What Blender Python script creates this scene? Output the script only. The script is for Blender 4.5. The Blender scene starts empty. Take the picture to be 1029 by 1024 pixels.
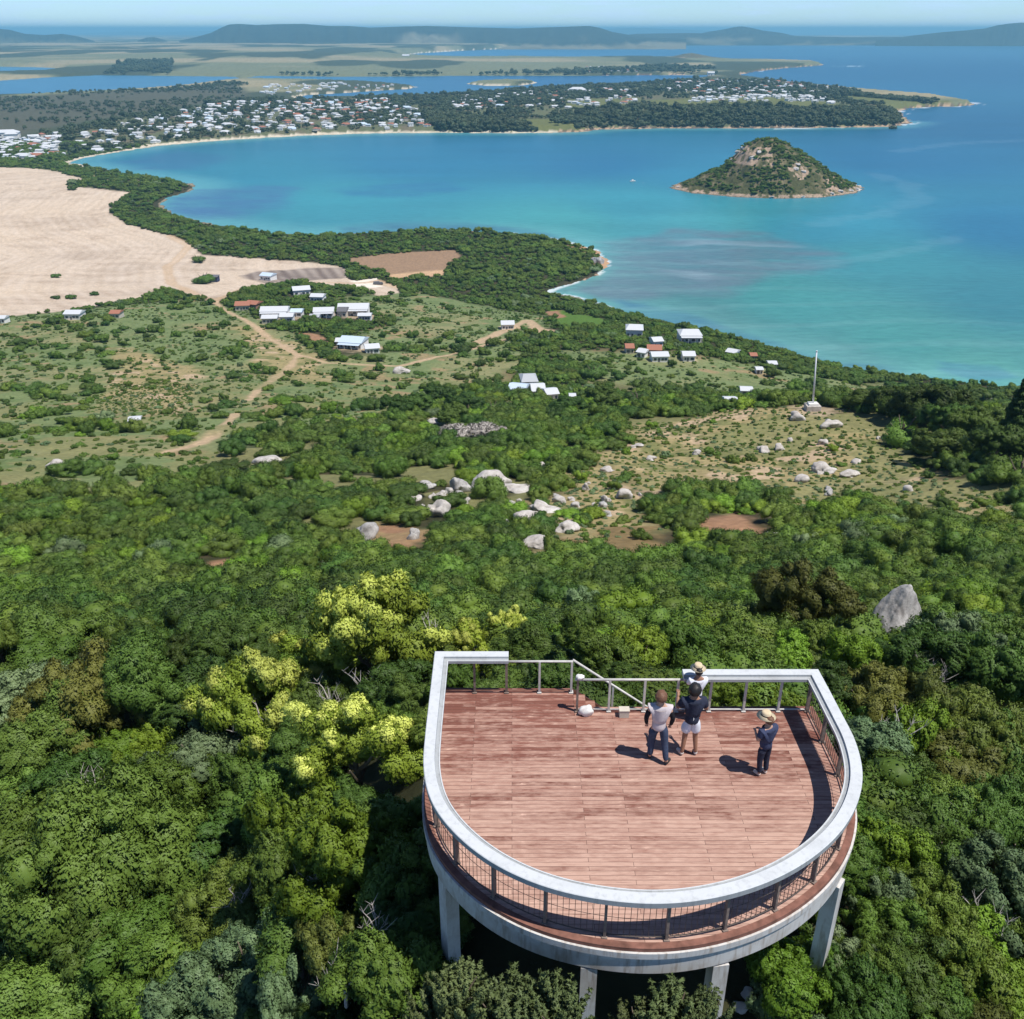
import bpy, bmesh, math, random
import numpy as np
from mathutils import Vector, Matrix

random.seed(7)
RNG = np.random.default_rng(11)
R = math.radians

# ------------------------------------------------------------------ camera, sky, sun, exposure
SC = bpy.context.scene
COL = SC.collection
CAM_H = 170.0
F_PX, V_HOR, CU, CV = 960.0, 29.5, 514.5, 512.0
PITCH = math.atan((CV - V_HOR) / F_PX)
cd = bpy.data.cameras.new('camera')
cam = bpy.data.objects.new('camera', cd)
COL.objects.link(cam)
cam.location = (0, 0, CAM_H)
cam.rotation_euler = (math.pi / 2 - PITCH, 0, 0)
cd.sensor_width = 36
cd.lens = 36 * F_PX / 1029
cd.clip_start = 0.5
cd.clip_end = 400000
SC.camera = cam

SUN_EL, SUN_AZ = R(66), R(118)
SKY_STRENGTH = 0.117
world = bpy.data.worlds.new('World')
SC.world = world
world.use_nodes = True
wn, wl = world.node_tree.nodes, world.node_tree.links
wn.clear()
wo = wn.new('ShaderNodeOutputWorld')
wb = wn.new('ShaderNodeBackground')
sky = wn.new('ShaderNodeTexSky')
sky.sky_type = 'NISHITA'
sky.sun_disc = False
sky.sun_elevation = SUN_EL
sky.sun_rotation = SUN_AZ
sky.altitude = 1500
sky.air_density = 1.0
sky.dust_density = 0.0
sky.ozone_density = 4.0
wb.inputs['Strength'].default_value = SKY_STRENGTH
# faint streaks of high cloud
tc = wn.new('ShaderNodeTexCoord')
mp = wn.new('ShaderNodeMapping')
mp.inputs['Scale'].default_value = (5, 5, 42)
nz = wn.new('ShaderNodeTexNoise')
nz.inputs['Scale'].default_value = 3.0
nz.inputs['Detail'].default_value = 6
nz.inputs['Roughness'].default_value = 0.6
cr = wn.new('ShaderNodeValToRGB')
cr.color_ramp.elements[0].position = 0.45
cr.color_ramp.elements[0].color = (0, 0, 0, 1)
cr.color_ramp.elements[1].position = 0.78
cr.color_ramp.elements[1].color = (0.70, 0.70, 0.70, 1)
mx = wn.new('ShaderNodeMixRGB')
mx.inputs['Color2'].default_value = (7.0, 7.4, 8.0, 1)
wl.new(tc.outputs['Generated'], mp.inputs['Vector'])
wl.new(mp.outputs['Vector'], nz.inputs['Vector'])
wl.new(nz.outputs['Fac'], cr.inputs['Fac'])
wl.new(cr.outputs['Color'], mx.inputs['Fac'])
wl.new(sky.outputs['Color'], mx.inputs['Color1'])
cool = wn.new('ShaderNodeMixRGB')
cool.blend_type = 'MULTIPLY'
cool.inputs['Fac'].default_value = 1.0
cool.inputs['Color2'].default_value = (.72, .92, 1.18, 1)
# upper sky, out of view, dimmed to cut the fill light in shadows
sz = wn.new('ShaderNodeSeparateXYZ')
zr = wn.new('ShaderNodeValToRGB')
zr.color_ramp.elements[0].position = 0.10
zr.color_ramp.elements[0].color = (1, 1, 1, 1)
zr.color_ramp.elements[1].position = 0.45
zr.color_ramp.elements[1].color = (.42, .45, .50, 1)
dim_top = wn.new('ShaderNodeMixRGB')
dim_top.blend_type = 'MULTIPLY'
dim_top.inputs['Fac'].default_value = 1.0
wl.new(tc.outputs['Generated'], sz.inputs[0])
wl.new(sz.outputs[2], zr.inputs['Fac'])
wl.new(mx.outputs['Color'], dim_top.inputs['Color1'])
wl.new(zr.outputs['Color'], dim_top.inputs['Color2'])
wl.new(dim_top.outputs['Color'], cool.inputs['Color1'])
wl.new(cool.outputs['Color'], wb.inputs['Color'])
wl.new(wb.outputs['Background'], wo.inputs['Surface'])

sd_ = bpy.data.lights.new('sun', 'SUN')
sd_.energy = 5.0
sd_.angle = R(0.53)
sd_.color = (1.0, 0.955, 0.89)
sun = bpy.data.objects.new('sun', sd_)
COL.objects.link(sun)
SUN_DIR = Vector((math.sin(SUN_AZ) * math.cos(SUN_EL), math.cos(SUN_AZ) * math.cos(SUN_EL), math.sin(SUN_EL)))
sun.rotation_euler = SUN_DIR.to_track_quat('Z', 'Y').to_euler()
sun.location = (0, 0, 400)

vs = SC.view_settings
vs.view_transform = 'Standard'
vs.look = 'None'
vs.exposure = 0.14
vs.gamma = 1.0
vs.use_curve_mapping = False
SC.cycles.max_bounces = 6
SC.cycles.diffuse_bounces = 3
SC.cycles.glossy_bounces = 2
SC.cycles.transmission_bounces = 2
SC.cycles.transparent_max_bounces = 4
SC.cycles.volume_bounces = 0
SC.cycles.use_denoising = True
HAZE_DENSITY = 7.0e-5

# ------------------------------------------------------------------ rays from the place the photo was taken
CT, ST = math.cos(PITCH), math.sin(PITCH)
def ray(u, v):
    xc, yc = (u - CU) / F_PX, (CV - v) / F_PX
    return np.array([xc, CT + yc * ST, -ST + yc * CT])
def at_z(u, v, z=0.0):
    d = ray(u, v); return np.array([0, 0, CAM_H]) + d * ((z - CAM_H) / d[2])
def at_y(u, v, y):
    d = ray(u, v); return np.array([0, 0, CAM_H]) + d * (y / d[1])
def project(p):
    p = np.asarray(p, float).reshape(-1, 3) - np.array([0, 0, CAM_H])
    zf = p[:, 1] * CT - p[:, 2] * ST
    up = p[:, 1] * ST + p[:, 2] * CT
    zf = np.where(zf < .1, .1, zf)
    return CU + F_PX * p[:, 0] / zf, CV - F_PX * up / zf, zf

# ------------------------------------------------------------------ numpy noise, polygons
def _h(ix, iy, s):
    n = (ix * 374761393 + iy * 668265263 + s * 974634777) & 0xffffffff
    n = ((n ^ (n >> 13)) * 1274126177) & 0xffffffff
    return ((n ^ (n >> 16)) & 0xffff) / 65535.0
def vnoise(x, y, s=0):
    x = np.asarray(x, float); y = np.asarray(y, float)
    ix, iy = np.floor(x).astype(np.int64), np.floor(y).astype(np.int64)
    fx, fy = x - ix, y - iy
    fx, fy = fx * fx * (3 - 2 * fx), fy * fy * (3 - 2 * fy)
    a, b, c, d = _h(ix, iy, s), _h(ix + 1, iy, s), _h(ix, iy + 1, s), _h(ix + 1, iy + 1, s)
    return (a * (1 - fx) + b * fx) * (1 - fy) + (c * (1 - fx) + d * fx) * fy
def fbm(x, y, s=0, o=4):
    r, a, t = 0, 1.0, 0
    for k in range(o):
        r = r + a * vnoise(x * 2 ** k + 17.3 * k, y * 2 ** k - 9.1 * k, s + k); t += a; a *= .5
    return r / t
def inside(x, y, poly):
    r = np.zeros(np.shape(x), bool); n = len(poly)
    for i in range(n):
        x1, y1 = poly[i]; x2, y2 = poly[(i + 1) % n]
        if y1 == y2: continue
        c = (y1 > y) != (y2 > y)
        r ^= c & (x < (x2 - x1) * (y - y1) / (y2 - y1) + x1)
    return r
def edge_dist(x, y, poly, closed=True):
    d = np.full(np.shape(x), 1e18); n = len(poly)
    for i in range(n if closed else n - 1):
        x1, y1 = poly[i]; x2, y2 = poly[(i + 1) % n]
        dx, dy = x2 - x1, y2 - y1
        t = np.clip(((x - x1) * dx + (y - y1) * dy) / (dx * dx + dy * dy + 1e-12), 0, 1)
        d = np.minimum(d, (x - x1 - t * dx) ** 2 + (y - y1 - t * dy) ** 2)
    return np.sqrt(d)
def sdist(x, y, poly):
    return np.where(inside(x, y, poly), 1, -1) * edge_dist(x, y, poly)
def sm(a, b, x):
    t = np.clip((x - a) / (b - a), 0, 1); return t * t * (3 - 2 * t)
def lin(r, g, b):
    f = lambda c: (c / 255 / 12.92) if c / 255 <= .04045 else ((c / 255 + .055) / 1.055) ** 2.4
    return np.array([f(r), f(g), f(b)])
def wpoly(pts, z=0.0):
    return [tuple(at_z(u, v, z)[:2]) for u, v in pts]

# ------------------------------------------------------------------ shoreline
SHORE = [(1400, 462), (1250, 428), (1120, 412), (1060, 406), (1000, 398), (968, 394), (907, 386), (852, 378), (797, 362), (742, 347), (700, 338), (650, 323),
         (602, 306), (575, 298), (550, 294), (560, 289), (580, 283), (598, 277), (606, 271), (611, 265), (607, 258), (599, 252), (590, 248), (577, 245), (545, 238), (510, 234),
         (470, 232), (437, 231), (400, 232), (345, 235), (320, 236), (280, 235), (250, 231), (220, 227), (195, 221), (175, 215), (165, 210), (162, 206), (165, 202), (170, 199),
         (184, 194), (195, 190), (194, 186), (185, 183), (165, 180), (145, 177), (110, 171), (85, 166), (70, 163.5), (80, 160), (100, 156), (130, 151), (165, 146), (200, 143), (240, 140),
         (275, 138), (310, 136), (375, 134), (440, 133.5), (515, 134), (555, 133.5), (580, 133), (605, 130), (640, 129.5), (665, 129), (720, 129), (765, 129), (820, 128.5), (865, 128), (900, 127),
         (915, 123.5), (910, 118), (903, 112), (915, 108.5), (945, 107), (965, 107), (982, 105), (975, 103), (940, 97.5), (890, 94), (865, 92), (835, 89), (800, 85.5), (770, 81), (750, 78),
         (744, 75), (762, 71.5), (790, 68.5), (820, 66.2), (829, 65.2), (822, 63.5), (780, 62), (740, 61.5), (700, 60), (640, 59), (560, 60), (520, 59.5), (480, 60), (440, 60),
         (405, 58.5), (394, 56.8), (420, 53.8), (460, 51.2), (520, 48.7), (560, 46.8), (620, 45), (700, 43.6), (770, 42.9), (860, 42.4), (950, 42.1), (1029, 42), (1300, 42),
         (1300, 38), (620, 36.5), (-500, 36.5), (-500, 462)]
LAG = [[(-400, 102), (0, 96), (60, 94), (100, 92), (150, 89), (185, 86), (215, 82), (243, 79), (235, 77), (200, 76.6), (150, 76), (100, 75.5), (50, 77.5), (0, 81), (-400, 88)],
       [(-400, 77), (0, 74), (40, 73), (60, 70.5), (62, 69), (40, 67.5), (0, 67), (-400, 66)],
       [(243, 79), (262, 76.2), (330, 77), (400, 77), (460, 76.2), (520, 76.2), (600, 76), (680, 75.3), (712, 75.2), (716, 77), (700, 80), (680, 82), (640, 85), (590, 86.2), (540, 88.5),
        (515, 92), (480, 93.5), (450, 95), (420, 97), (370, 98.5), (330, 99), (305, 101.5), (295, 98.5), (310, 95.5), (350, 93.2), (380, 91.2), (412, 89.3), (420, 87.4), (400, 84.6),
        (370, 82.2), (340, 81), (300, 80)]]
ISLET = [(466, 84.2), (480, 82), (505, 80.6), (530, 81), (542, 83), (525, 86), (490, 86.3)]
SHORE_W = [(3000, -900)] + wpoly(SHORE) + [(-3000, -900)]
LAG_W = [wpoly(p) for p in LAG]
ISLET_W = wpoly(ISLET)
def land_sd(x, y):
    d = sdist(x, y, SHORE_W)
    for p in LAG_W: d = np.minimum(d, -sdist(x, y, p))
    return np.maximum(d, sdist(x, y, ISLET_W))

# ------------------------------------------------------------------ the lie of the land
DECK_Z = CAM_H - 14.1
cps = [np.array(p, float) for p in [
    (0, 2.5, 150.0), (-3, 3, 149), (3, 3, 150.3), (1, 9, 151.6), (-5, 9, 149.0), (5, 9, 151.4), (2.5, 13, 151.9), (2.5, 17, 152.4), (-2.5, 15, 151.2), (8, 15, 151.2), (2.5, 21, 152.5), (-1.5, 21, 151.4),
    (-7, 12, 146.6), (-12, 10, 144), (-6, 18, 147.8), (-10, 22, 142.2), (-14, 18, 141.8), (12, 12, 147.4), (11, 20, 148.2), (14, 18, 146), (-3, 27, 148.0), (4, 27, 149.6)]]
for u, v, y in [(514, 650, 38), (514, 600, 60), (514, 560, 85), (514, 500, 122), (514, 450, 170), (514, 425, 210), (540, 397, 330), (500, 350, 440), (500, 325, 540), (500, 300, 680), (500, 270, 830), (480, 245, 960),
                (700, 650, 38), (700, 600, 58), (700, 560, 85), (720, 500, 125), (760, 450, 168), (815, 414, 212), (800, 402, 285), (690, 420, 220), (690, 395, 340), (690, 350, 440), (640, 340, 465), (600, 318, 560),
                (880, 650, 42), (890, 612, 60), (900, 560, 80), (900, 500, 122), (900, 455, 160), (900, 425, 195), (880, 395, 385), (860, 388, 430), (800, 378, 410), (1029, 640, 42), (1029, 560, 76), (1029, 500, 110), (1029, 450, 145), (1000, 428, 180),
                (1000, 406, 400), (300, 650, 40), (300, 600, 66), (300, 560, 90), (300, 500, 125), (300, 450, 185), (300, 400, 290), (300, 350, 420), (300, 315, 530), (300, 290, 640), (300, 260, 830),
                (150, 650, 40), (100, 620, 66), (100, 560, 92), (100, 520, 115), (100, 460, 178), (100, 430, 230), (100, 400, 300), (100, 350, 420), (100, 315, 530), (100, 280, 700), (100, 250, 850), (100, 200, 1180), (60, 172, 1430),
                (-120, 650, 40), (-120, 560, 90), (-120, 460, 175), (-120, 400, 300), (-120, 315, 530), (-120, 250, 850), (-120, 180, 1350), (1150, 640, 40), (1150, 560, 70), (1150, 470, 110), (1150, 440, 150)]:
    cps.append(at_y(u, v, y))
for u, v, z in [(20, 150, 6), (200, 130, 8), (350, 115, 12), (450, 115, 12), (520, 112, 14), (620, 112, 20), (700, 112, 26), (790, 110, 24), (870, 112, 20), (880, 122, 14), (760, 123, 12), (680, 124, 12), (600, 120, 14), (780, 98, 26),
                (900, 102, 9), (720, 84, 16), (650, 92, 12), (580, 96, 10), (300, 88, 6), (100, 110, 4), (200, 70, 8), (100, 62, 20), (400, 68, 6), (250, 55, 40), (450, 46, 40), (60, 50, 40), (800, 40, 40), (600, 65, 8), (700, 66, 9)]:
    cps.append(at_z(u, v, z))
cps = np.array(cps)
def warp(x, y):
    return np.stack([np.arctan2(x, np.maximum(y, .5)) * 1.6, np.log(np.hypot(x, y) + 1.0)], -1)
_C = warp(cps[:, 0], cps[:, 1])
_A = np.sqrt(((_C[:, None] - _C[None]) ** 2).sum(-1))
_n = len(_C)
_P = np.c_[np.ones(_n), _C]
_W = np.linalg.solve(np.block([[_A - np.eye(_n) * .01, _P], [_P.T, np.zeros((3, 3))]]), np.r_[cps[:, 2], 0, 0, 0])
KNOLL = (58.0, 196.0, 4.5)
def height(x, y, noise=True):
    x = np.asarray(x, float); y = np.asarray(y, float)
    sh = x.shape; x = x.ravel(); y = y.ravel(); out = np.empty(len(x))
    for i in range(0, len(x), 60000):
        a, b = x[i:i + 60000], y[i:i + 60000]
        q = warp(a, b)
        z = _W[_n] + q @ _W[_n + 1:]
        for k in range(_n):
            z = z + _W[k] * np.sqrt((q[:, 0] - _C[k, 0]) ** 2 + (q[:, 1] - _C[k, 1]) ** 2)
        z = z + KNOLL[2] * np.exp(-((a - KNOLL[0]) / 42) ** 2 - ((b - KNOLL[1]) / 30) ** 2)
        if noise:
            r = np.hypot(a, b)
            amp = np.clip((r - 22) / 60, 0, 1)
            z = z + amp * ((fbm(a / 45, b / 45, 3) - .5) * 3.0 * np.clip(600 / (r + 1), 0, 1) + (fbm(a / 9, b / 9, 8, 3) - .5) * 1.1 * np.clip(260 / (r + 1), 0, 1))
        d = land_sd(a, b)
        jag = (fbm(a / 14, b / 14, 21, 3) - .5) * np.clip(np.hypot(a, b) / 90, 4, 26)
        dj = d + jag * np.clip(1 - np.abs(d) / 60, 0, 1)
        cap = .25 + .06 * np.clip(dj, 0, 8) + .5 * np.clip(dj - 8, 0, 1e9)
        out[i:i + 60000] = np.where(dj > 0, np.minimum(np.maximum(z, .35), cap), np.maximum(-4, dj * .12 - .15))
    return out.reshape(sh)
_TS = np.concatenate([np.geomspace(8, 1500, 900), np.geomspace(1506, 30000, 500)])
def hit(u, v, lift=0.0):
    d = ray(u, v); P = np.array([0, 0, CAM_H])[None] + d[None] * (_TS / d[1])[:, None]
    g = P[:, 2] - height(P[:, 0], P[:, 1]) - lift
    k = np.argmax(g < 0)
    if k == 0: return at_z(u, v, lift)
    t = _TS[k - 1] + (_TS[k] - _TS[k - 1]) * g[k - 1] / (g[k - 1] - g[k])
    return np.array([0, 0, CAM_H]) + d * (t / d[1])
def hpoly(pts):
    return [tuple(hit(u, v)[:2]) for u, v in pts]
def ground(x, y):
    return float(height(np.array([x]), np.array([y]))[0])

# ------------------------------------------------------------------ mesh and object helpers
def new_mesh(name, V, Fc, mats=(), midx=None, smooth=True):
    me = bpy.data.meshes.new(name)
    V = np.asarray(V, np.float32)
    if isinstance(Fc, np.ndarray):
        nf, k = Fc.shape
        me.vertices.add(len(V)); me.vertices.foreach_set('co', V.ravel())
        me.loops.add(nf * k); me.loops.foreach_set('vertex_index', Fc.astype(np.int32).ravel())
        me.polygons.add(nf); me.polygons.foreach_set('loop_start', np.arange(0, nf * k, k, dtype=np.int32))
    else:
        me.from_pydata([tuple(v) for v in V], [], Fc)
    for m in mats: me.materials.append(m)
    if midx is not None: me.polygons.foreach_set('material_index', np.asarray(midx, np.int32))
    me.update(calc_edges=True)
    if smooth: me.polygons.foreach_set('use_smooth', np.ones(len(me.polygons), bool))
    me.validate()
    return me
def attr(me, name, data, typ='FLOAT'):
    a = me.attributes.new(name, typ, 'POINT')
    if typ == 'FLOAT_COLOR':
        d = np.ones((len(data), 4), np.float32); d[:, :3] = data; a.data.foreach_set('color', d.ravel())
    elif typ == 'FLOAT_VECTOR': a.data.foreach_set('vector', np.asarray(data, np.float32).ravel())
    elif typ == 'INT': a.data.foreach_set('value', np.asarray(data, np.int32))
    else: a.data.foreach_set('value', np.asarray(data, np.float32))
def link(name, me, parent=None):
    o = bpy.data.objects.new(name, me); COL.objects.link(o)
    if parent is not None: o.parent = parent
    return o
def tag(o, label, cat, group=None):
    o['label'] = label; o['category'] = cat
    if group: o['group'] = group
    return o
def thing(name, label, cat, loc=(0, 0, 0), rz=0.0, group=None):
    o = bpy.data.objects.new(name, None); COL.objects.link(o)
    o.location = loc; o.rotation_euler = (0, 0, rz); o.empty_display_size = .2
    return tag(o, label, cat, group)
def structure(name, me):
    o = link(name, me); o['kind'] = 'structure'; return o

class MB:
    """collects shapes into one mesh"""
    def __init__(s): s.v = []; s.f = []; s.m = []
    def add(s, V, Fs, m=0):
        b = len(s.v); s.v += [tuple(p) for p in V]; s.f += [tuple(i + b for i in f) for f in Fs]; s.m += [m] * len(Fs)
    def box(s, c, size, rz=0.0, m=0, M=None):
        x, y, z = size[0] / 2, size[1] / 2, size[2] / 2
        V = [Vector(p) for p in ((-x, -y, -z), (x, -y, -z), (x, y, -z), (-x, y, -z), (-x, -y, z), (x, -y, z), (x, y, z), (-x, y, z))]
        T = Matrix.Translation(c) @ (M if M is not None else Matrix.Rotation(rz, 4, 'Z'))
        s.add([T @ p for p in V], [(0, 3, 2, 1), (4, 5, 6, 7), (0, 1, 5, 4), (1, 2, 6, 5), (2, 3, 7, 6), (3, 0, 4, 7)], m)
    def tube(s, pts, rad, n=8, m=0, cap=True):
        pts = [Vector(p) for p in pts]
        if not hasattr(rad, '__len__'): rad = [rad] * len(pts)
        V = []; prev = None
        for i, p in enumerate(pts):
            t = (pts[min(i + 1, len(pts) - 1)] - pts[max(i - 1, 0)]).normalized()
            a = (prev - t * prev.dot(t)) if prev is not None else (Vector((1, 0, 0)) if abs(t.x) < .8 else Vector((0, 1, 0)))
            a = (a - t * a.dot(t)).normalized(); prev = a; b = t.cross(a)
            V += [p + (a * math.cos(2 * math.pi * k / n) + b * math.sin(2 * math.pi * k / n)) * rad[i] for k in range(n)]
        Fs = []
        for i in range(len(pts) - 1):
            for k in range(n):
                k2 = (k + 1) % n
                Fs.append((i * n + k, i * n + k2, (i + 1) * n + k2, (i + 1) * n + k))
        if cap: Fs += [tuple(range(n - 1, -1, -1)), tuple((len(pts) - 1) * n + k for k in range(n))]
        s.add(V, Fs, m)
    def lathe(s, prof, c=(0, 0, 0), n=16, m=0, sx=1, sy=1):
        V = [(c[0] + r * sx * math.cos(2 * math.pi * k / n), c[1] + r * sy * math.sin(2 * math.pi * k / n), c[2] + z) for r, z in prof for k in range(n)]
        Fs = [(i * n + k, i * n + (k + 1) % n, (i + 1) * n + (k + 1) % n, (i + 1) * n + k) for i in range(len(prof) - 1) for k in range(n)]
        Fs += [tuple(range(n - 1, -1, -1)), tuple((len(prof) - 1) * n + k for k in range(n))]
        s.add(V, Fs, m)
    def build(s, name, mats, parent=None, smooth=False):
        me = bpy.data.meshes.new(name); me.from_pydata(s.v, [], s.f)
        for m in (mats if isinstance(mats, (list, tuple)) else [mats]): me.materials.append(m)
        me.polygons.foreach_set('material_index', np.array(s.m, np.int32))
        if smooth: me.polygons.foreach_set('use_smooth', np.ones(len(me.polygons), bool))
        me.update()
        return link(name, me, parent)

# ------------------------------------------------------------------ materials
class NT:
    def __init__(s, name):
        s.mat = bpy.data.materials.new(name); s.mat.use_nodes = True
        s.t = s.mat.node_tree; s.n = s.t.nodes; s.n.clear()
        s.out = s.n.new('ShaderNodeOutputMaterial')
    def node(s, typ, **kw):
        nd = s.n.new('ShaderNode' + typ)
        for k, v in kw.items():
            if k in nd.inputs: s.put(nd.inputs[k], v)
            else: setattr(nd, k, v)
        return nd
    def put(s, sock, v):
        if isinstance(v, bpy.types.NodeSocket): s.t.links.new(v, sock)
        elif isinstance(v, bpy.types.Node): s.t.links.new(v.outputs[0], sock)
        else: sock.default_value = v
    def ramp(s, fac, stops, interp='LINEAR'):
        r = s.n.new('ShaderNodeValToRGB'); r.color_ramp.interpolation = interp
        e = r.color_ramp.elements
        while len(e) < len(stops): e.new(.5)
        for el, (p, c) in zip(e, stops):
            el.position = p; el.color = (*c, 1) if hasattr(c, '__len__') else (c, c, c, 1)
        s.put(r.inputs['Fac'], fac); return r.outputs['Color']
    def mix(s, fac, a, b, mode='MIX'):
        m = s.n.new('ShaderNodeMixRGB'); m.blend_type = mode
        for sock, v in zip(m.inputs, (fac, a, b)):
            if isinstance(v, (bpy.types.NodeSocket, bpy.types.Node)): s.put(sock, v)
            else: sock.default_value = (*v, 1) if hasattr(v, '__len__') and len(v) == 3 else v
        return m.outputs[0]
    def math(s, op, a, b=0.0):
        m = s.n.new('ShaderNodeMath'); m.operation = op; s.put(m.inputs[0], a); s.put(m.inputs[1], b); return m.outputs[0]
    def noise(s, vec, scale, detail=4, rough=.55):
        nn = s.node('TexNoise', Scale=scale, Detail=detail, Roughness=rough)
        if vec is not None: s.put(nn.inputs['Vector'], vec)
        return nn.outputs['Fac']
    def coord(s, which='Object', scale=None):
        c = s.n.new('ShaderNodeTexCoord').outputs[which]
        if scale is None: return c
        mpn = s.node('Mapping', Scale=scale); s.put(mpn.inputs['Vector'], c); return mpn.outputs[0]
    def bump(s, h, strength=.3, dist=.02):
        b = s.node('Bump', Strength=strength, Distance=dist); s.put(b.inputs['Height'], h); return b.outputs[0]
    def attr(s, name, out='Color'):
        a = s.n.new('ShaderNodeAttribute'); a.attribute_name = name; return a.outputs[out]
    def bsdf(s, color, rough=.6, spec=.3, normal=None, metal=0.0, finish=True):
        b = s.n.new('ShaderNodeBsdfPrincipled')
        if isinstance(color, (bpy.types.NodeSocket, bpy.types.Node)): s.put(b.inputs['Base Color'], color)
        else: b.inputs['Base Color'].default_value = (*color, 1)
        s.put(b.inputs['Roughness'], rough); b.inputs['Specular IOR Level'].default_value = spec; b.inputs['Metallic'].default_value = metal
        if normal is not None: s.put(b.inputs['Normal'], normal)
        if finish: s.t.links.new(b.outputs[0], s.out.inputs['Surface'])
        return b
def plain(name, color, rough=.6, spec=.3, var=.25, scale=8.0, bump=.0, metal=0.0):
    t = NT(name); c = t.coord()
    n = t.noise(c, scale, 5)
    col = t.ramp(n, [(.25, [k * (1 - var) for k in color]), (.75, [min(1, k * (1 + var)) for k in color])])
    t.bsdf(col, rough, spec, t.bump(n, bump) if bump else None, metal); return t.mat
def foliage(name, dark, light, hue=0.0, trans=.16):
    """one kind of leaf: tint differs from plant to plant and from leaf to leaf"""
    t = NT(name)
    oi = t.n.new('ShaderNodeObjectInfo').outputs['Random']
    lf = t.attr('leaf', 'Fac')
    a = t.math('ADD', t.math('MULTIPLY', oi, .55), t.math('MULTIPLY', lf, .45))
    col = t.ramp(a, [(.0, dark), (.55, [(p + q) / 2 for p, q in zip(dark, light)]), (1, light)])
    hs = t.node('HueSaturation', Color=col)
    t.put(hs.inputs['Hue'], t.math('ADD', t.math('MULTIPLY', t.math('FRACT', t.math('MULTIPLY', oi, 7.31)), .035), .4825 + hue))
    t.put(hs.inputs['Value'], t.math('ADD', t.math('MULTIPLY', t.math('FRACT', t.math('MULTIPLY', oi, 13.7)), .5), .75))
    b = t.bsdf(hs.outputs[0], .55, .22, finish=False)
    tr = t.node('BsdfTranslucent'); t.put(tr.inputs['Color'], hs.outputs[0])
    ms = t.node('MixShader', Fac=trans); t.put(ms.inputs[1], b); t.put(ms.inputs[2], tr)
    t.t.links.new(ms.outputs[0], t.out.inputs['Surface']); return t.mat

M = {}
M['fol_dark'] = foliage('dark_green_leaves', (0.049, 0.091, 0.019), (0.111, 0.189, 0.034))
M['fol_mid'] = foliage('mid_green_leaves', (0.077, 0.130, 0.021), (0.149, 0.235, 0.037))
M['fol_bright'] = foliage('bright_green_leaves', (0.109, 0.187, 0.018), (0.207, 0.327, 0.035))
M['fol_olive'] = foliage('olive_leaves', (0.088, 0.128, 0.023), (0.178, 0.239, 0.043), hue=0.014)
M['fol_grey'] = foliage('grey_green_leaves', (0.100, 0.161, 0.067), (0.221, 0.303, 0.141))
M['fol_lime'] = foliage('lime_leaves', (0.168, 0.229, 0.027), (0.320, 0.381, 0.046), hue=0.011)
M['fol_brown'] = foliage('brown_olive_leaves', (.096, .114, .025), (.190, .205, .045), hue=0.008)
M['blossom'] = foliage('yellow_blossom', (.40, .44, .07), (.64, .65, .16), hue=-0.002)
M['needle'] = foliage('needle_leaves', (.090, .125, .045), (.190, .235, .085))
M['far_tree'] = foliage('town_tree_leaves', (0.053, 0.078, 0.039), (0.112, 0.143, 0.072), trans=.1)
M['bark'] = plain('bark', (.16, .13, .10), .9, .1, .35, 12, .4)
M['dead'] = plain('dead_wood', (.42, .39, .36), .85, .15, .3, 14, .3)
def rock_mat():
    t = NT('granite'); c = t.coord()
    n = t.noise(c, 1.1, 8, .65); n2 = t.noise(c, 7, 6, .6)
    col = t.ramp(n, [(.28, (.19, .175, .165)), (.48, (.38, .37, .36)), (.68, (.52, .50, .48))])
    col = t.mix(t.ramp(n2, [(.55, 0.0), (.70, .55)]), col, (.10, .095, .09))
    st = t.noise(t.coord('Object', (3.5, 3.5, .5)), 1.6, 4)
    col = t.mix(t.ramp(st, [(.52, 0.0), (.72, .5)]), col, (.16, .15, .145))
    t.bsdf(col, .85, .2, t.bump(n2, .6, .06)); return t.mat
M['rock'] = rock_mat()
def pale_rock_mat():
    t = NT('pale_granite'); c = t.coord()  # paler granite of the pale boulders
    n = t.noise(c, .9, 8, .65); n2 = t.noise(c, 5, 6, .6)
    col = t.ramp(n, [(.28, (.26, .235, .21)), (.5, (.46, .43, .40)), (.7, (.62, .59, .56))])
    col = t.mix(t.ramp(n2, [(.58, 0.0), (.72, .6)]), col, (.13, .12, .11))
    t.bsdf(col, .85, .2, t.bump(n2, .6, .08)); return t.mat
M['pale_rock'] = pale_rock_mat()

# ------------------------------------------------------------------ ground: one sheet to the horizon
def poly_mask(x, y, poly, soft, jit=0.0, s=50, js=20.0):
    P = np.asarray(poly); pad = soft + jit + 1
    sel = (x > P[:, 0].min() - pad) & (x < P[:, 0].max() + pad) & (y > P[:, 1].min() - pad) & (y < P[:, 1].max() + pad)
    out = np.zeros(len(x))
    if sel.any():
        d = sdist(x[sel], y[sel], poly)
        if jit: d = d + (fbm(x[sel] / js, y[sel] / js, s, 4) - .5) * 2 * jit
        out[sel] = sm(-soft, soft, d)
    return out
def line_mask(x, y, line, w, soft, jit=0.0, s=60, js=15.0):
    P = np.asarray(line); pad = w + soft + jit + 1
    sel = (x > P[:, 0].min() - pad) & (x < P[:, 0].max() + pad) & (y > P[:, 1].min() - pad) & (y < P[:, 1].max() + pad)
    out = np.zeros(len(x))
    if sel.any():
        d = edge_dist(x[sel], y[sel], line, False)
        if jit: d = d + (fbm(x[sel] / js, y[sel] / js, s, 3) - .5) * 2 * jit
        out[sel] = 1 - sm(w - soft, w + soft, d)
    return out

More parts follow.
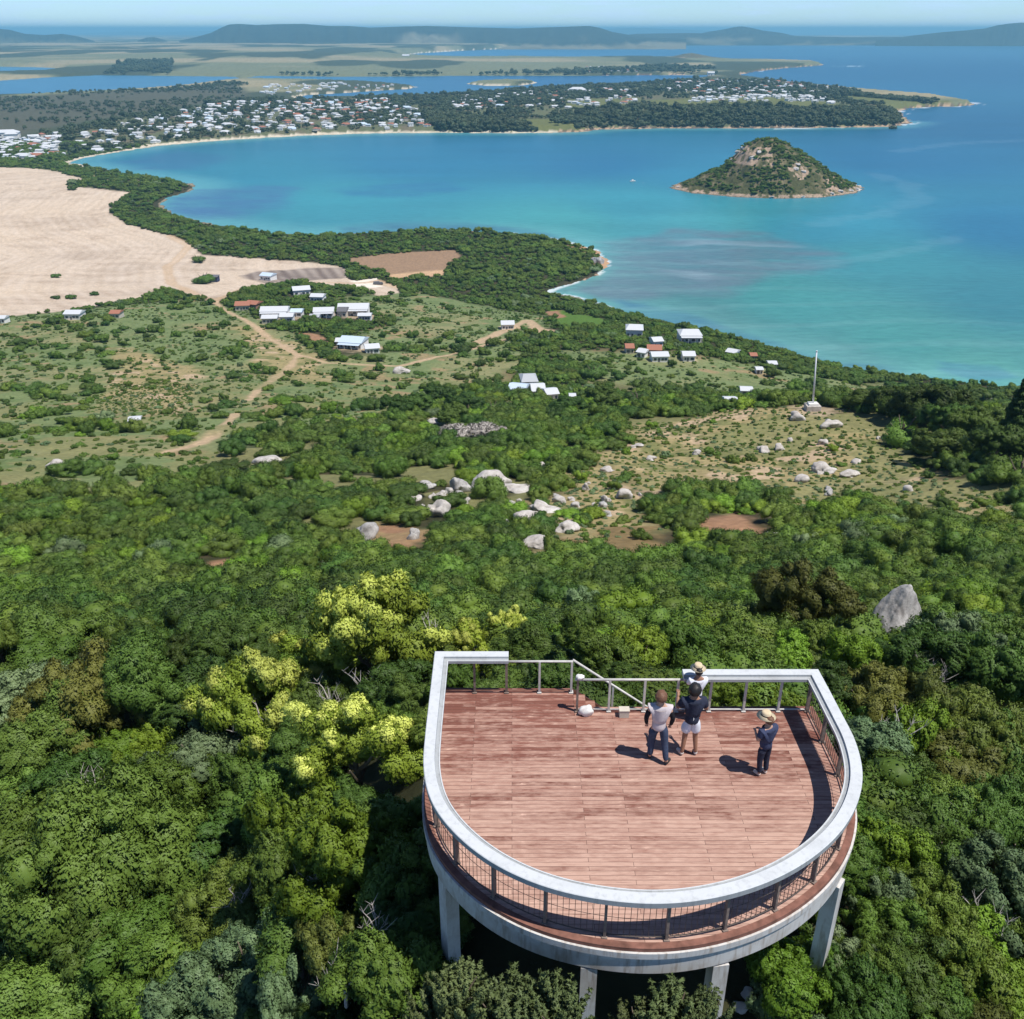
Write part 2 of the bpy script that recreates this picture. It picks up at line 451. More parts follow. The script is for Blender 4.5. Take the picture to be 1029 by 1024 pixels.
FIELD = hpoly([(-150, 168), (0, 168), (30, 169), (55, 172), (90, 181), (66, 186.5), (90, 189), (131, 193), (120, 203), (110, 213), (125, 224), (150, 231), (170, 237), (195, 247),
               (203, 256), (250, 259), (305, 263), (345, 268), (352, 280), (402, 287), (402, 294), (380, 297), (352, 288), (300, 285), (250, 292), (215, 300), (190, 298), (165, 293), (120, 305), (60, 313), (0, 319), (-150, 330)])
FIELD_EDGE = hpoly([(150, 193), (131, 193), (112, 213), (125, 224), (170, 237), (190, 247), (168, 268), (172, 285), (205, 296)])
BURNT = hpoly([(240, 277), (255, 273), (300, 270), (345, 269), (352, 275), (350, 279), (310, 282), (265, 285)])
BROWN = hpoly([(347, 260), (400, 254), (458, 251), (463, 258), (450, 266), (445, 275), (395, 279), (388, 274), (360, 268)])
TANSTRIP = hpoly([(390, 276), (447, 271), (445, 277), (392, 280)])
PAD = hpoly([(352, 282), (380, 279), (384, 288), (360, 291)])
LAWN = hpoly([(552, 311), (566, 312), (608, 321), (607, 329), (560, 327)])
REDDIRT = [hpoly(p) for p in ([(548, 313), (560, 312), (570, 318), (555, 321)], [(352, 545), (385, 520), (400, 530), (437, 532), (432, 550), (395, 552)], [(700, 522), (735, 514), (768, 520), (765, 538), (730, 545), (703, 538)],
                               [(572, 545), (600, 530), (660, 528), (668, 552), (640, 566), (590, 562)], [(300, 335), (320, 335), (332, 344), (315, 345)], [(200, 565), (235, 560), (240, 575), (205, 580)], [(300, 575), (335, 568), (345, 580), (310, 592)])]
CLEAR = [hpoly(p) for p in ([(-60, 322), (200, 300), (240, 310), (310, 345), (330, 380), (300, 415), (245, 455), (160, 492), (-60, 500)], [(250, 402), (300, 362), (420, 352), (500, 340), (540, 360), (500, 385), (440, 400), (380, 425), (270, 432)],
                            [(330, 345), (410, 320), (470, 325), (520, 330), (520, 345), (450, 350), (380, 350)], [(790, 372), (900, 385), (900, 402), (850, 402), (780, 392)],
                            [(330, 300), (420, 292), (560, 318), (540, 342), (450, 330), (360, 312)], [(560, 350), (640, 352), (740, 364), (850, 384), (845, 402), (780, 398), (700, 394), (600, 384)])]
DRYGRASS = [hpoly(p) for p in ([(640, 425), (720, 414), (800, 408), (835, 470), (775, 505), (700, 492), (640, 500), (610, 470)], [(770, 440), (800, 412), (850, 418), (900, 440), (960, 480), (1029, 500), (1029, 535), (930, 520), (850, 500), (800, 520), (760, 490)],
                               [(600, 455), (660, 430), (720, 425), (770, 432), (740, 455), (690, 470), (640, 480)], [(560, 480), (600, 470), (680, 500), (660, 530), (590, 540), (550, 560), (540, 520)],
                               [(850, 412), (900, 436), (905, 446), (860, 440)], [(120, 350), (200, 370), (180, 420), (100, 410)], [(240, 330), (300, 345), (340, 390), (270, 380)])]
TRACKS = [(hpoly([(215, 303), (232, 315), (260, 331), (285, 348), (300, 357.5), (292, 368), (278, 378), (262, 390), (250, 402)]), 1.7),
          (hpoly([(300, 357), (330, 365), (400, 368), (470, 352), (520, 338)]), 1.6),
          (hpoly([(236, 416), (222, 430), (200, 446), (175, 452), (150, 458)]), 1.3),
          (hpoly([(170, 237), (190, 247), (168, 268), (172, 285), (215, 303)]), 3.6),
          (hpoly([(402, 290), (380, 282), (330, 284), (250, 288), (215, 302)]), 3),
          (hpoly([(480, 345), (505, 333), (530, 322), (545, 335)]), 3), (hpoly([(520, 329), (560, 333), (600, 336)]), 2)]
TOWN = wpoly([(-150, 166), (0, 168), (60, 163), (130, 150), (240, 140), (440, 133), (600, 128), (900, 126), (905, 112), (860, 95), (770, 81), (715, 80), (640, 86), (540, 89), (450, 96), (340, 100), (250, 100), (120, 118), (0, 145), (-150, 150)], 6)
WET = wpoly([(-300, 158), (0, 140), (120, 118), (250, 98), (240, 82), (150, 91), (0, 98), (-300, 106)], 3)
HEADGRASS = [wpoly(p, 14) for p in ([(500, 118), (560, 119), (600, 124), (575, 131), (510, 128)], [(800, 118), (860, 110), (950, 99), (975, 104), (905, 108), (880, 120), (830, 122)], [(840, 96), (900, 97), (960, 101), (905, 107), (860, 104)], [(650, 104), (760, 101), (840, 106), (850, 113), (760, 112.5), (660, 112)], [(560, 100), (640, 99), (645, 110), (570, 112)])]

HOUSE_CLEAR = []   # farm buildings keep their own ground clear (x, y, radius)
for u, v, r in [(286, 318, 26), (277, 320, 18), (303, 295, 20), (320, 301, 12), (327, 317, 20), (360, 317, 26), (362, 349, 30), (270, 280, 8), (245, 310, 12), (256, 309, 10), (76, 319, 15), (118, 318, 10), (510, 329, 12), (637, 338, 14), (692, 343, 16), (659, 347, 9), (632, 353, 6), (658, 355, 10), (662, 361, 11), (646, 357, 7), (691, 361, 9), (736, 357, 8),
                (531, 391, 10), (522, 398, 10), (542, 399, 10), (552, 402, 7), (749, 396, 6), (733, 409, 5), (771, 402, 4), (849, 399, 5), (137, 428, 6), (380, 286, 9), (816, 414, 20), (210, 281, 11), (296, 293, 9)]:
    p = hit(u, v); HOUSE_CLEAR.append((p[0], p[1], r * (.42 if u != 816 else .32)))
ti = np.concatenate([np.arange(-62, -36, 1.0), np.arange(-36, 36, .085), np.arange(36, 62.1, 1.0)]) * math.pi / 180
ys = [2.0]
while ys[-1] < 34000:
    y = ys[-1]; ys.append(y + min(max(.011 * y, .12), max(.4, y * y * 1.05 / 200000 * (.38 if 1400 < y < 2350 or 7000 < y < 11000 else 1))))
ys = np.array(ys)
AA, YY = np.meshgrid(ti, ys)
GX, GY = (np.sin(AA) * YY).ravel(), (np.cos(AA) * YY).ravel()
GZ = height(GX, GY)
GD = np.hypot(GX, GY)
land = GZ > 0
n1, n2, n3 = fbm(GX / 6, GY / 6, 31), fbm(GX / 40, GY / 40, 32), fbm(GX / 220, GY / 220, 33)
def mixc(c, m, col):
    return c * (1 - m[:, None]) + np.asarray(col)[None] * m[:, None]
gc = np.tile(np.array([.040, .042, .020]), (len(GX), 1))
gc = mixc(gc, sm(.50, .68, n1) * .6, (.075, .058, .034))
for p in CLEAR:
    m = poly_mask(GX, GY, p, 9, 8, 41)
    g = np.tile(np.array([.155, .200, .085]), (len(GX), 1))
    g = mixc(g, sm(.50, .70, n2), (.225, .225, .110))
    g = mixc(g, sm(.64, .73, fbm(GX / 14, GY / 14, 44)) * .7, (.32, .22, .13))
    g = mixc(g, sm(.52, .66, n1) * .6, (.100, .150, .052))
    gc = gc * (1 - m[:, None]) + g * m[:, None]
for p in DRYGRASS:
    m = poly_mask(GX, GY, p, 3, 7, 43, 12)
    g = np.tile(np.array([.300, .250, .125]), (len(GX), 1))
    g = mixc(g, sm(.52, .66, n1) * .8, (.130, .150, .055))
    g = mixc(g, sm(.60, .70, fbm(GX / 7, GY / 7, 45)), (.42, .32, .21))
    gc = gc * (1 - m[:, None]) + g * m[:, None]
# far plain, town, wetland
far = sm(1250, 1500, GD)
pl = np.tile(np.array([.165, .180, .105]), (len(GX), 1))
pl = mixc(pl, sm(.40, .62, fbm(GX / 900, GY / 500, 36)), (.300, .265, .165))
pl = mixc(pl, sm(.52, .60, fbm(GX / 420, GY / 900, 37)), (.060, .075, .045))
gc = gc * (1 - far[:, None]) + pl * far[:, None]
tw = poly_mask(GX, GY, TOWN, 12, 15, 46, 60)
tg = np.tile(np.array([.115, .130, .070]), (len(GX), 1))
tg = mixc(tg, sm(.5, .7, fbm(GX / 28, GY / 28, 47)) * .8, (.15, .125, .085))
gc = gc * (1 - tw[:, None]) + tg * tw[:, None]
gc = mixc(gc, poly_mask(GX, GY, WET, 25, 30, 48, 120), (.088, .090, .064))
for p in HEADGRASS: gc = mixc(gc, poly_mask(GX, GY, p, 10, 15, 49, 60), (.130, .145, .055))
fm = poly_mask(GX, GY, FIELD, 2.5, 2.5, 51, 18)
fcol = np.tile(np.array([.50, .410, .325]), (len(GX), 1))
fcol = mixc(fcol, sm(.40, .65, n3) * .55, (.56, .45, .34))
fcol = mixc(fcol, sm(.50, .75, fbm(GX / 60, GY / 25, 53)) * .5, (.34, .265, .205))
fcol = mixc(fcol, sm(.62, .72, fbm(GX / 22, GY / 9, 54)) * .35, (.30, .22, .16))
gc = gc * (1 - fm[:, None]) + fcol * fm[:, None]
gc = mixc(gc, poly_mask(GX, GY, BURNT, 3, 5, 54, 20) * .9, (.125, .098, .090))
gc = mixc(gc, poly_mask(GX, GY, BROWN, 2, 2, 55), (.275, .185, .120))
gc = mixc(gc, poly_mask(GX, GY, TANSTRIP, 2, 2, 55), (.50, .34, .21))
gc = mixc(gc, poly_mask(GX, GY, PAD, 1.5, 1, 56), (.72, .66, .58))
gc = mixc(gc, poly_mask(GX, GY, LAWN, 1.5, 1, 57), (.085, .160, .030))
for k, p in enumerate(REDDIRT): gc = mixc(gc, poly_mask(GX, GY, p, 1.2, 3.0, 58 + k, 5), (.30, .175, .105) if k != 3 else (.20, .145, .07))
for ln, w in TRACKS: gc = mixc(gc, line_mask(GX, GY, ln, w, 1.0, 1.2) * .9, (.46, .335, .22))
for a, b, r in HOUSE_CLEAR:
    sel = (np.abs(GX - a) < r * 3) & (np.abs(GY - b) < r * 3)
    d = np.hypot(GX[sel] - a, (GY[sel] - b) * .8) / r + (fbm(GX[sel] / 6, GY[sel] / 6, 68) - .5) * 1.3
    m = np.zeros(len(GX)); m[sel] = (1 - sm(.7, 1.15, d)) * .75; gc = mixc(gc, m, (.42, .33, .23))
op = sm(.55, .63, fbm(GX / 15, GY / 15, 69)) * sm(85, 120, GD) * (1 - sm(300, 420, GD))
gc = mixc(gc, op * .8, (.205, .205, .090))
# beaches and rocky edges where the land is a few decimetres above the sea
sdv = np.full(len(GX), 999.0)
nearsea = (GZ > -1) & (GZ < 2.5)
sdv[nearsea] = land_sd(GX[nearsea], GY[nearsea])
gu, gv, _ = project(np.c_[GX, GY, GZ])
beach = (GZ > -.5) & (sdv < np.where(GD < 1500, np.where(GX < 90, 1.5, 4), 14) + 8 * (vnoise(GX / 20, GY / 20, 60) - .5))
rocky = ((GX > -60) & (GY > 700) & (GY < 1100)) | ((gu > 560) & (gv < 140) & (GD > 1500))
gc = np.where((beach & ~rocky & (GD < 4000))[:, None], np.where(((GD < 1500) & (GX < 90))[:, None], np.array([.26, .22, .16]), np.array([.56, .50, .40])) * (1 - .35 * (GZ < .35))[:, None], gc)
gc = np.where((beach & rocky)[:, None], np.where((fbm(GX / 6, GY / 6, 61) > .5)[:, None], np.array([.40, .29, .20]), np.array([.13, .10, .085])), gc)
gc = np.where((beach & (GD > 4000) & (gu > 380) & (gv < 62))[:, None], np.array([.62, .58, .50]), gc)
cliff = line_mask(GX, GY, hpoly([(578, 247), (590, 251), (600, 256), (606, 264), (602, 272)]), 7, 3, 4)
gc = mixc(gc, cliff, (.42, .27, .165))
gc = gc * (.86 + .28 * vnoise(GX * 1.7, GY * 1.7, 71))[:, None]
W_, H_ = len(ti), len(ys)
ii = (np.arange(H_ - 1)[:, None] * W_ + np.arange(W_ - 1)[None]).ravel()
Fg = np.stack([ii, ii + 1, ii + W_ + 1, ii + W_], 1)
keep = (GZ[Fg].max(1) > -1.6)
gme = new_mesh('ground', np.c_[GX, GY, GZ], Fg[keep])
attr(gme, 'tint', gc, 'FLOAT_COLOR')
fd = np.zeros(len(GX)); sel = fm > .01
fd[sel] = edge_dist(GX[sel], GY[sel], FIELD_EDGE, False) + 6 * fbm(GX[sel] / 90, GY[sel] / 90, 77)
attr(gme, 'furrow', fd); attr(gme, 'field', fm)
def ground_mat():
    t = NT('ground_cover'); c = t.coord()
    col = t.attr('tint')
    n = t.noise(c, .9, 8, .65)
    col = t.mix(.55, col, t.ramp(n, [(.25, (.45, .45, .45)), (.75, (1.45, 1.4, 1.3))]), 'MULTIPLY')
    fur = t.math('MULTIPLY', t.attr('furrow', 'Fac'), 2 * math.pi / 9.0)
    w = t.math('ADD', t.math('MULTIPLY', t.math('SINE', fur), .5), .5)
    w2 = t.math('ADD', t.math('MULTIPLY', t.math('SINE', t.math('MULTIPLY', fur, .287)), .5), .5)
    ws = t.math('ADD', t.math('MULTIPLY', w, .6), t.math('MULTIPLY', w2, .4))
    nn = t.noise(c, .03, 5)
    ws = t.math('MULTIPLY', ws, t.ramp(nn, [(.35, .25), (.65, 1.0)]))
    fcol = t.mix(t.math('MULTIPLY', ws, .36), col, (.72, .62, .52))
    col = t.mix(t.attr('field', 'Fac'), col, fcol)
    t.bsdf(col, .95, .1, t.bump(n, .5, .25)); return t.mat
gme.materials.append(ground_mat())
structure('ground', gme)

# ------------------------------------------------------------------ sea
SEA_KEYS = [  # where, and the colour of the water there
    (250, 175, (38, 122, 158)), (200, 205, (55, 128, 158)), (330, 200, (52, 140, 168)), (420, 165, (32, 112, 158)), (600, 165, (30, 104, 154)), (640, 205, (52, 140, 170)), (560, 222, (62, 150, 168)), (520, 150, (30, 108, 155)), (150, 152, (34, 112, 150)),
    (700, 225, (62, 148, 172)), (820, 230, (45, 132, 168)), (800, 300, (62, 150, 165)), (900, 340, (66, 152, 165)), (980, 385, (82, 165, 172)), (1010, 300, (50, 132, 160)), (1010, 230, (34, 108, 156)), (1010, 130, (24, 92, 140)), (900, 160, (28, 100, 150)),
    (720, 180, (40, 122, 165)), (900, 70, (20, 90, 140)), (650, 50, (28, 100, 150)), (500, 55, (46, 115, 170)), (150, 85, (62, 122, 172)), (600, 80, (34, 95, 150)), (350, 96, (46, 108, 160)), (800, 40, (20, 92, 140)), (20, 70, (60, 125, 175)), (870, 260, (52, 140, 165)),
    (620, 300, (70, 135, 150)), (700, 330, (70, 135, 150)), (850, 370, (75, 140, 155)), (1100, 380, (70, 150, 165))]
SKP = np.array([warp(*at_z(u, v)[:2]) for u, v, _ in SEA_KEYS]); SKC = np.array([lin(*c) for *_, c in SEA_KEYS])
ts_ = np.concatenate([np.arange(-58, -34, 2.0), np.arange(-34, 34, .11), np.arange(34, 58.1, 2.0)]) * math.pi / 180
yss = [250.0]
while yss[-1] < 120000:
    y = yss[-1]; yss.append(y + min(max(y * y * 1.1 / 200000, .7), 9000))
yss = np.array(yss)
AA, YY = np.meshgrid(ts_, yss)
SX, SY = (np.sin(AA) * YY).ravel(), (np.cos(AA) * YY).ravel()
wq = warp(SX, SY); ww = np.zeros(len(SX)); sc_ = np.zeros((len(SX), 3))
for k in range(len(SKP)):
    w = 1 / (((wq - SKP[k]) ** 2).sum(1) + .0012) ** 1.6
    ww += w; sc_ += w[:, None] * SKC[k]
sc_ /= ww[:, None]
SD = np.hypot(SX, SY)
msk = (SD < 5200)
ssd = np.full(len(SX), -900.0)
ssd[msk] = land_sd(SX[msk], SY[msk])
ISL_C = at_z(768, 190)[:2]; ISL_S = 1.0 / (F_PX / (ISL_C[1] * CT + CAM_H * ST))
streak = fbm(SX / 160, SY / 45, 81)
sc_ = sc_ * (.90 + .22 * streak)[:, None] * np.array([.95, .90, .76]) * np.array([.98, .96, .88]) * (1.0 + .08 * sm(2000, 1300, SD) - .20 * sm(1150, 750, SD))[:, None] * np.stack([1 + .30 * sm(1150, 750, SD), 1 + 0 * SD, 1 - .02 * sm(1150, 750, SD)], 1)
# paler sand close in, dark weed beds on the bottom
sc_ = mixc(sc_, sm(-70, -3, ssd) * .35 * (SD < 2300), lin(120, 185, 180))
def weed(pts, soft, jit, amt, col=(70, 92, 118), s=90):
    global sc_
    m = poly_mask(SX, SY, wpoly(pts), soft, jit, s, 40) * (.10 + 1.25 * fbm(SX / 38 + SY / 60, SY / 13, s + 3, 5))
    sc_ = mixc(sc_, np.clip(m, 0, 1) * amt, lin(*col))
weed([(608, 243), (680, 230), (760, 235), (832, 255), (838, 268), (790, 276), (745, 288), (700, 298), (650, 302), (598, 298), (572, 292), (604, 276)], 14, 22, .74, (94, 108, 118))
weed([(622, 302), (700, 318), (760, 338), (830, 362), (920, 378), (990, 390), (900, 384), (790, 366), (700, 342), (640, 322)], 8, 10, .62, (52, 92, 130), 95)
weed([(165, 209), (185, 192), (260, 186), (300, 190), (290, 205), (240, 220), (200, 222)], 18, 22, .85, (60, 98, 136), 97)
weed([(340, 237), (345, 227), (400, 222), (470, 224), (540, 231), (580, 243)], 10, 8, .60, (44, 76, 110), 99)
weed([(330, 190), (430, 182), (470, 190), (420, 197), (350, 198)], 18, 20, .50, (36, 92, 136), 101)
weed([(935, 360), (1000, 368), (1029, 380), (985, 384), (940, 372)], 4, 9, .5, (60, 110, 140), 103)
weed([(120, 162), (180, 152), (230, 158), (200, 170), (140, 170)], 20, 15, .55, (48, 88, 126), 105)
# swell lines, surf and the wakes of the two boats
swell = np.clip(np.sin(SY / 7.5 + 6 * fbm(SX / 120, SY / 120, 83)) - .55, 0, 1) * sm(-260, -40, ssd) * (SX > 40) * (SD < 900)
sc_ = mixc(sc_, swell * .16, lin(170, 205, 205))
lines = sm(.80, .93, np.sin(SY / 16 + 9 * fbm(SX / 200, SY / 200, 85))) * poly_mask(SX, SY, wpoly([(640, 262), (700, 240), (800, 248), (820, 268), (700, 280)]), 20)
sc_ = mixc(sc_, lines * .30, lin(165, 180, 188))
foam = sm(-5, -1.0, ssd) * (fbm(SX / 9, SY / 9, 87) > .50) * (SD < 1000) * (SX > 0) * .75
foam += sm(-22, -6, ssd) * (fbm(SX / 50, SY / 30, 88) > .56) * ((SD > 1700) & (SX > 500)) * .8
sc_ = mixc(sc_, np.clip(foam, 0, 1), (.80, .83, .84))
for pts, w in (([(800, 165.5), (812, 165.3), (823, 165)], 5), ([(640, 183.5), (700, 186)], .1), ([(835, 66), (858, 66.5)], 40), ([(820, 225), (880, 216), (925, 200), (915, 186), (880, 176)], 13), ([(720, 264), (800, 268), (890, 256), (960, 240)], 9), ([(900, 152), (960, 144), (1029, 141)], 14)):
    sc_ = mixc(sc_, line_mask(SX, SY, wpoly(pts), w, w * .6, w * 1.2, 89) * (.55 if w in (.1, 40) or pts[0][0] == 800 else .055), (.45, .60, .66))
W2, H2 = len(ts_), len(yss)
ii = (np.arange(H2 - 1)[:, None] * W2 + np.arange(W2 - 1)[None]).ravel()
Fs_ = np.stack([ii, ii + 1, ii + W2 + 1, ii + W2], 1)
sme = new_mesh('sea', np.c_[SX, SY, np.zeros(len(SX))], Fs_[(ssd[Fs_].min(1) < 40)])
attr(sme, 'tint', sc_, 'FLOAT_COLOR')
def sea_mat():
    t = NT('sea_water'); c = t.coord()
    col = t.attr('tint')
    a = t.noise(t.coord('Object', (1, 2.2, 1)), .10, 6, .6)
    b = t.noise(t.coord('Object', (1, 2.6, 1)), .5, 4, .6)
    col = t.mix(.45, col, t.ramp(a, [(.3, (.72, .75, .78)), (.7, (1.22, 1.2, 1.18))]), 'MULTIPLY')
    g = t.noise(t.coord('Object', (.35, 1.6, 1)), .16, 5, .65)
    col = t.mix(.5, col, t.ramp(g, [(.38, (.80, .83, .85)), (.62, (1.14, 1.12, 1.10))]), 'MULTIPLY')
    h = t.math('ADD', t.math('MULTIPLY', a, 1.2), t.math('MULTIPLY', b, .35))
    bs = t.bsdf(col, .32, .35, t.bump(h, .35, .8)); bs.inputs['IOR'].default_value = 1.33
    return t.mat
sme.materials.append(sea_mat())
structure('sea', sme)
bpy.context.view_layer.update()

# ------------------------------------------------------------------ far hills
def hills(pts, y0, width, s, dark, light, back=1.0):
    """a long ridge: crest heights from the skyline, a foot in front and one behind"""
    us = np.linspace(pts[0][0], pts[-1][0], 220)
    vt = np.interp(us, [p[0] for p in pts], [p[1] for p in pts])
    V = []; prof = [(-1.0, 0), (-.8, .10), (-.6, .24), (-.42, .42), (-.25, .68), (-.12, .9), (0, 1), (.35, .9), (1 * back, 0)]
    for i, (u, v) in enumerate(zip(us, vt)):
        top = at_y(u, v, y0)
        for off, k in prof:
            y = y0 + off * width
            x = top[0] * y / y0
            g = .30 * (vnoise(u / 9.0, off * 4 + s, s) - .5) + .18 * (vnoise(u / 3.0, off * 7 + s, s + 1) - .5)
            kk = max(0, k + g * (4 * k * (1 - k)) * (1 if off < 0 else 0))
            V.append((x, y, -2 + (max(top[2], 4) + 2) * kk))
    n = len(prof); Fc = np.array([(i * n + j, (i + 1) * n + j, (i + 1) * n + j + 1, i * n + j + 1) for i in range(len(us) - 1) for j in range(n - 1)])
    V = np.array(V); me = new_mesh('hills', V, Fc)
    k = sm(.42, .60, fbm(V[:, 0] / (width * .35), V[:, 1] / (width * .3), s, 4)) * (V[:, 1] < y0 - .3 * width)
    c = np.array(dark)[None] * (1 - k[:, None]) + np.array(light)[None] * k[:, None]
    attr(me, 'tint', c, 'FLOAT_COLOR'); me.materials.append(M['hill']); structure('hills', me)
def hill_mat():
    t = NT('hill_woods'); c = t.coord()
    n = t.noise(c, .004, 8, .65)
    t.bsdf(t.mix(.6, t.attr('tint'), t.ramp(n, [(.3, (.6, .6, .6)), (.7, (1.4, 1.4, 1.35))]), 'MULTIPLY'), .95, .05); return t.mat
M['hill'] = hill_mat()
WOOD, PAST = (.034, .042, .026), (.19, .18, .12)
hills([(-120, 31), (-40, 29), (0, 29), (10, 30), (25, 34), (45, 35.2), (62, 34), (76, 36), (95, 41)], 12500, 2200, 1, WOOD, (.10, .105, .06))
hills([(60, 36), (80, 34), (100, 32.8), (130, 31.5), (160, 32.2), (200, 31.2), (230, 31)], 42000, 5000, 2, WOOD, WOOD)
hills([(138, 41), (148, 37.6), (155, 37.2), (168, 41)], 12500, 900, 3, WOOD, WOOD)
hills([(180, 41), (198, 37), (212, 33), (222, 28), (230, 24.6), (240, 24), (258, 25.2), (280, 24.2), (305, 24), (330, 26), (352, 26.2), (372, 27.8), (400, 26.8), (430, 26), (470, 27.4), (520, 28.6), (545, 27.6), (565, 27), (592, 26), (603, 28), (615, 32), (640, 36.5), (690, 39)], 12500, 2500, 4, WOOD, PAST)
hills([(565, 35), (590, 31), (620, 28.4), (650, 28.2), (690, 29.8), (730, 31.5), (760, 35)], 36000, 5000, 5, WOOD, WOOD)
hills([(610, 37), (640, 34), (690, 33.2), (760, 34.2), (800, 36.3), (850, 37.4), (930, 37.2), (1029, 36.6), (1160, 36.5)], 13500, 1000, 6, (.040, .048, .032), (.13, .13, .085))
hills([(690, 36.5), (712, 32), (728, 29.4), (738, 27.2), (746, 26.5), (755, 28), (766, 30.5), (785, 33), (800, 36.5)], 14500, 1200, 7, WOOD, WOOD)
hills([(880, 41), (915, 36), (945, 32.5), (972, 30.4), (990, 28.6), (1003, 25.2), (1018, 23.2), (1035, 22.4), (1060, 24), (1110, 29), (1150, 32)], 12600, 500, 8, WOOD, WOOD)
hills([(655, 60), (675, 57), (688, 54), (695, 53.2), (703, 54.6), (716, 57.4), (735, 59.6)], 6500, 420, 9, (.12, .11, .065), (.25, .20, .13))

# ------------------------------------------------------------------ air
def haze_box():
    t = NT('haze_air')
    pv = t.n.new('ShaderNodeVolumePrincipled')
    pv.inputs['Color'].default_value = (.32, .75, 1.0, 1)
    pv.inputs['Density'].default_value = HAZE_DENSITY
    pv.inputs['Anisotropy'].default_value = 0.0
    t.t.links.new(pv.outputs[0], t.out.inputs['Volume'])
    b = MB(); b.box((0, 60000, 121), (320000, 130000 + 2000, 262)); o = b.build('haze', t.mat); o['kind'] = 'stuff'
haze_box()

# ------------------------------------------------------------------ leaves: crowns of small leaf faces gathered in clumps
ICO_V = ICO_F = None
def ico(sub):
    b = bmesh.new(); bmesh.ops.create_icosphere(b, subdivisions=sub, radius=1); b.verts.ensure_lookup_table()
    v = np.array([x.co[:] for x in b.verts]); f = np.array([[k.index for k in q.verts] for q in b.faces]); b.free(); return v, f
ICO1, ICO2 = ico(1), ico(2)
def leaf_cloud(C, rad, n_each, leaf, rng, up=.25, jit=.55, long=1.7, squash=.85, rough=.20, soft=.88):
    """leaf quads over clumps C with radii rad -> verts, leaf value, soft normals"""
    Vs, Ls, Ns = [], [], []
    cen = C.mean(0)
    for c, r in zip(C, rad):
        n = int(n_each * (r / np.mean(rad)) ** 2)
        d = rng.normal(size=(n, 3)); d /= np.linalg.norm(d, axis=1)[:, None]
        out = (c - cen) / (np.linalg.norm(c - cen) + 1e-6)
        d = d + .55 * out + np.array([0, 0, up]); d /= np.linalg.norm(d, axis=1)[:, None]
        lump = 1 + rough * np.sin(d @ rng.normal(size=3) * 6 + rng.random() * 6) * np.sin(d @ rng.normal(size=3) * 6 + rng.random() * 6) + rough * .5 * np.sin(d @ rng.normal(size=3) * 13)
        p = c + d * (r * lump * (.72 + .36 * rng.random(n) ** .8))[:, None] * np.array([1, 1, squash]) * (1 + rough * rng.uniform(-.9, .9, 3))
        nn = d + jit * rng.normal(size=(n, 3)); nn /= np.linalg.norm(nn, axis=1)[:, None]
        t = np.cross(nn, rng.normal(size=(n, 3))); t /= np.linalg.norm(t, axis=1)[:, None] + 1e-9
        b = np.cross(nn, t)
        s = leaf * (.65 + .7 * rng.random(n))[:, None]
        q = np.stack([p - b * s * .42, p + t * s * long * .5, p + b * s * .42, p - t * s * long * .5], 1)
        sn = soft * d + (1.1 - soft) * nn + .12 * out; Ns.append(np.repeat(sn / np.linalg.norm(sn, axis=1)[:, None], 4, axis=0))
        Vs.append(q.reshape(-1, 3)); Ls.append(np.repeat(np.clip(rng.random(n) * .45 + .55 * rng.random(), 0, 1), 4))
    return np.concatenate(Vs), np.concatenate(Ls), np.concatenate(Ns)
def inner_mass(C, rad, k, rng, squash=.85):
    v, f = ICO1; Vs, Fs_ = [], []
    for i, (c, r) in enumerate(zip(C, rad)):
        w = v * (r * k) * (1 + .2 * rng.normal(size=(len(v), 1)) * .5) * np.array([1, 1, squash])
        Vs.append(w + c); Fs_.append(f + i * len(v))
    return np.concatenate(Vs), np.concatenate(Fs_)
def leafy_mesh(name, C, rad, n_each, leaf, mat, rng, core=.84, **kw):
    V, L, NN = leaf_cloud(C, rad, n_each, leaf, rng, **kw)
    nq = len(V) // 4
    Fq = np.arange(nq * 4).reshape(-1, 4)
    V2, F2 = inner_mass(C, rad, core, rng, kw.get('squash', .85))
    # triangles of the inner mass go in as quads with a split long edge kept simple: two index lists
    me = bpy.data.meshes.new(name)
    me.vertices.add(len(V) + len(V2)); me.vertices.foreach_set('co', np.concatenate([V, V2]).astype(np.float32).ravel())
    li = np.concatenate([Fq.ravel(), (F2 + len(V)).ravel()]).astype(np.int32)
    ls = np.concatenate([np.arange(0, nq * 4, 4), nq * 4 + np.arange(0, len(F2) * 3, 3)]).astype(np.int32)
    me.loops.add(len(li)); me.loops.foreach_set('vertex_index', li)
    me.polygons.add(len(ls)); me.polygons.foreach_set('loop_start', ls)
    me.materials.append(mat); me.update(calc_edges=True)
    me.polygons.foreach_set('use_smooth', np.ones(len(ls), bool))
    attr(me, 'leaf', np.concatenate([L, np.full(len(V2), .45)]))
    me.validate()
    n2 = np.zeros((len(V) + len(V2), 3), np.float32); me.vertices.foreach_get('normal', n2.ravel()); n2[:len(V)] = NN
    me.normals_split_custom_set_from_vertices(n2.tolist()); return me
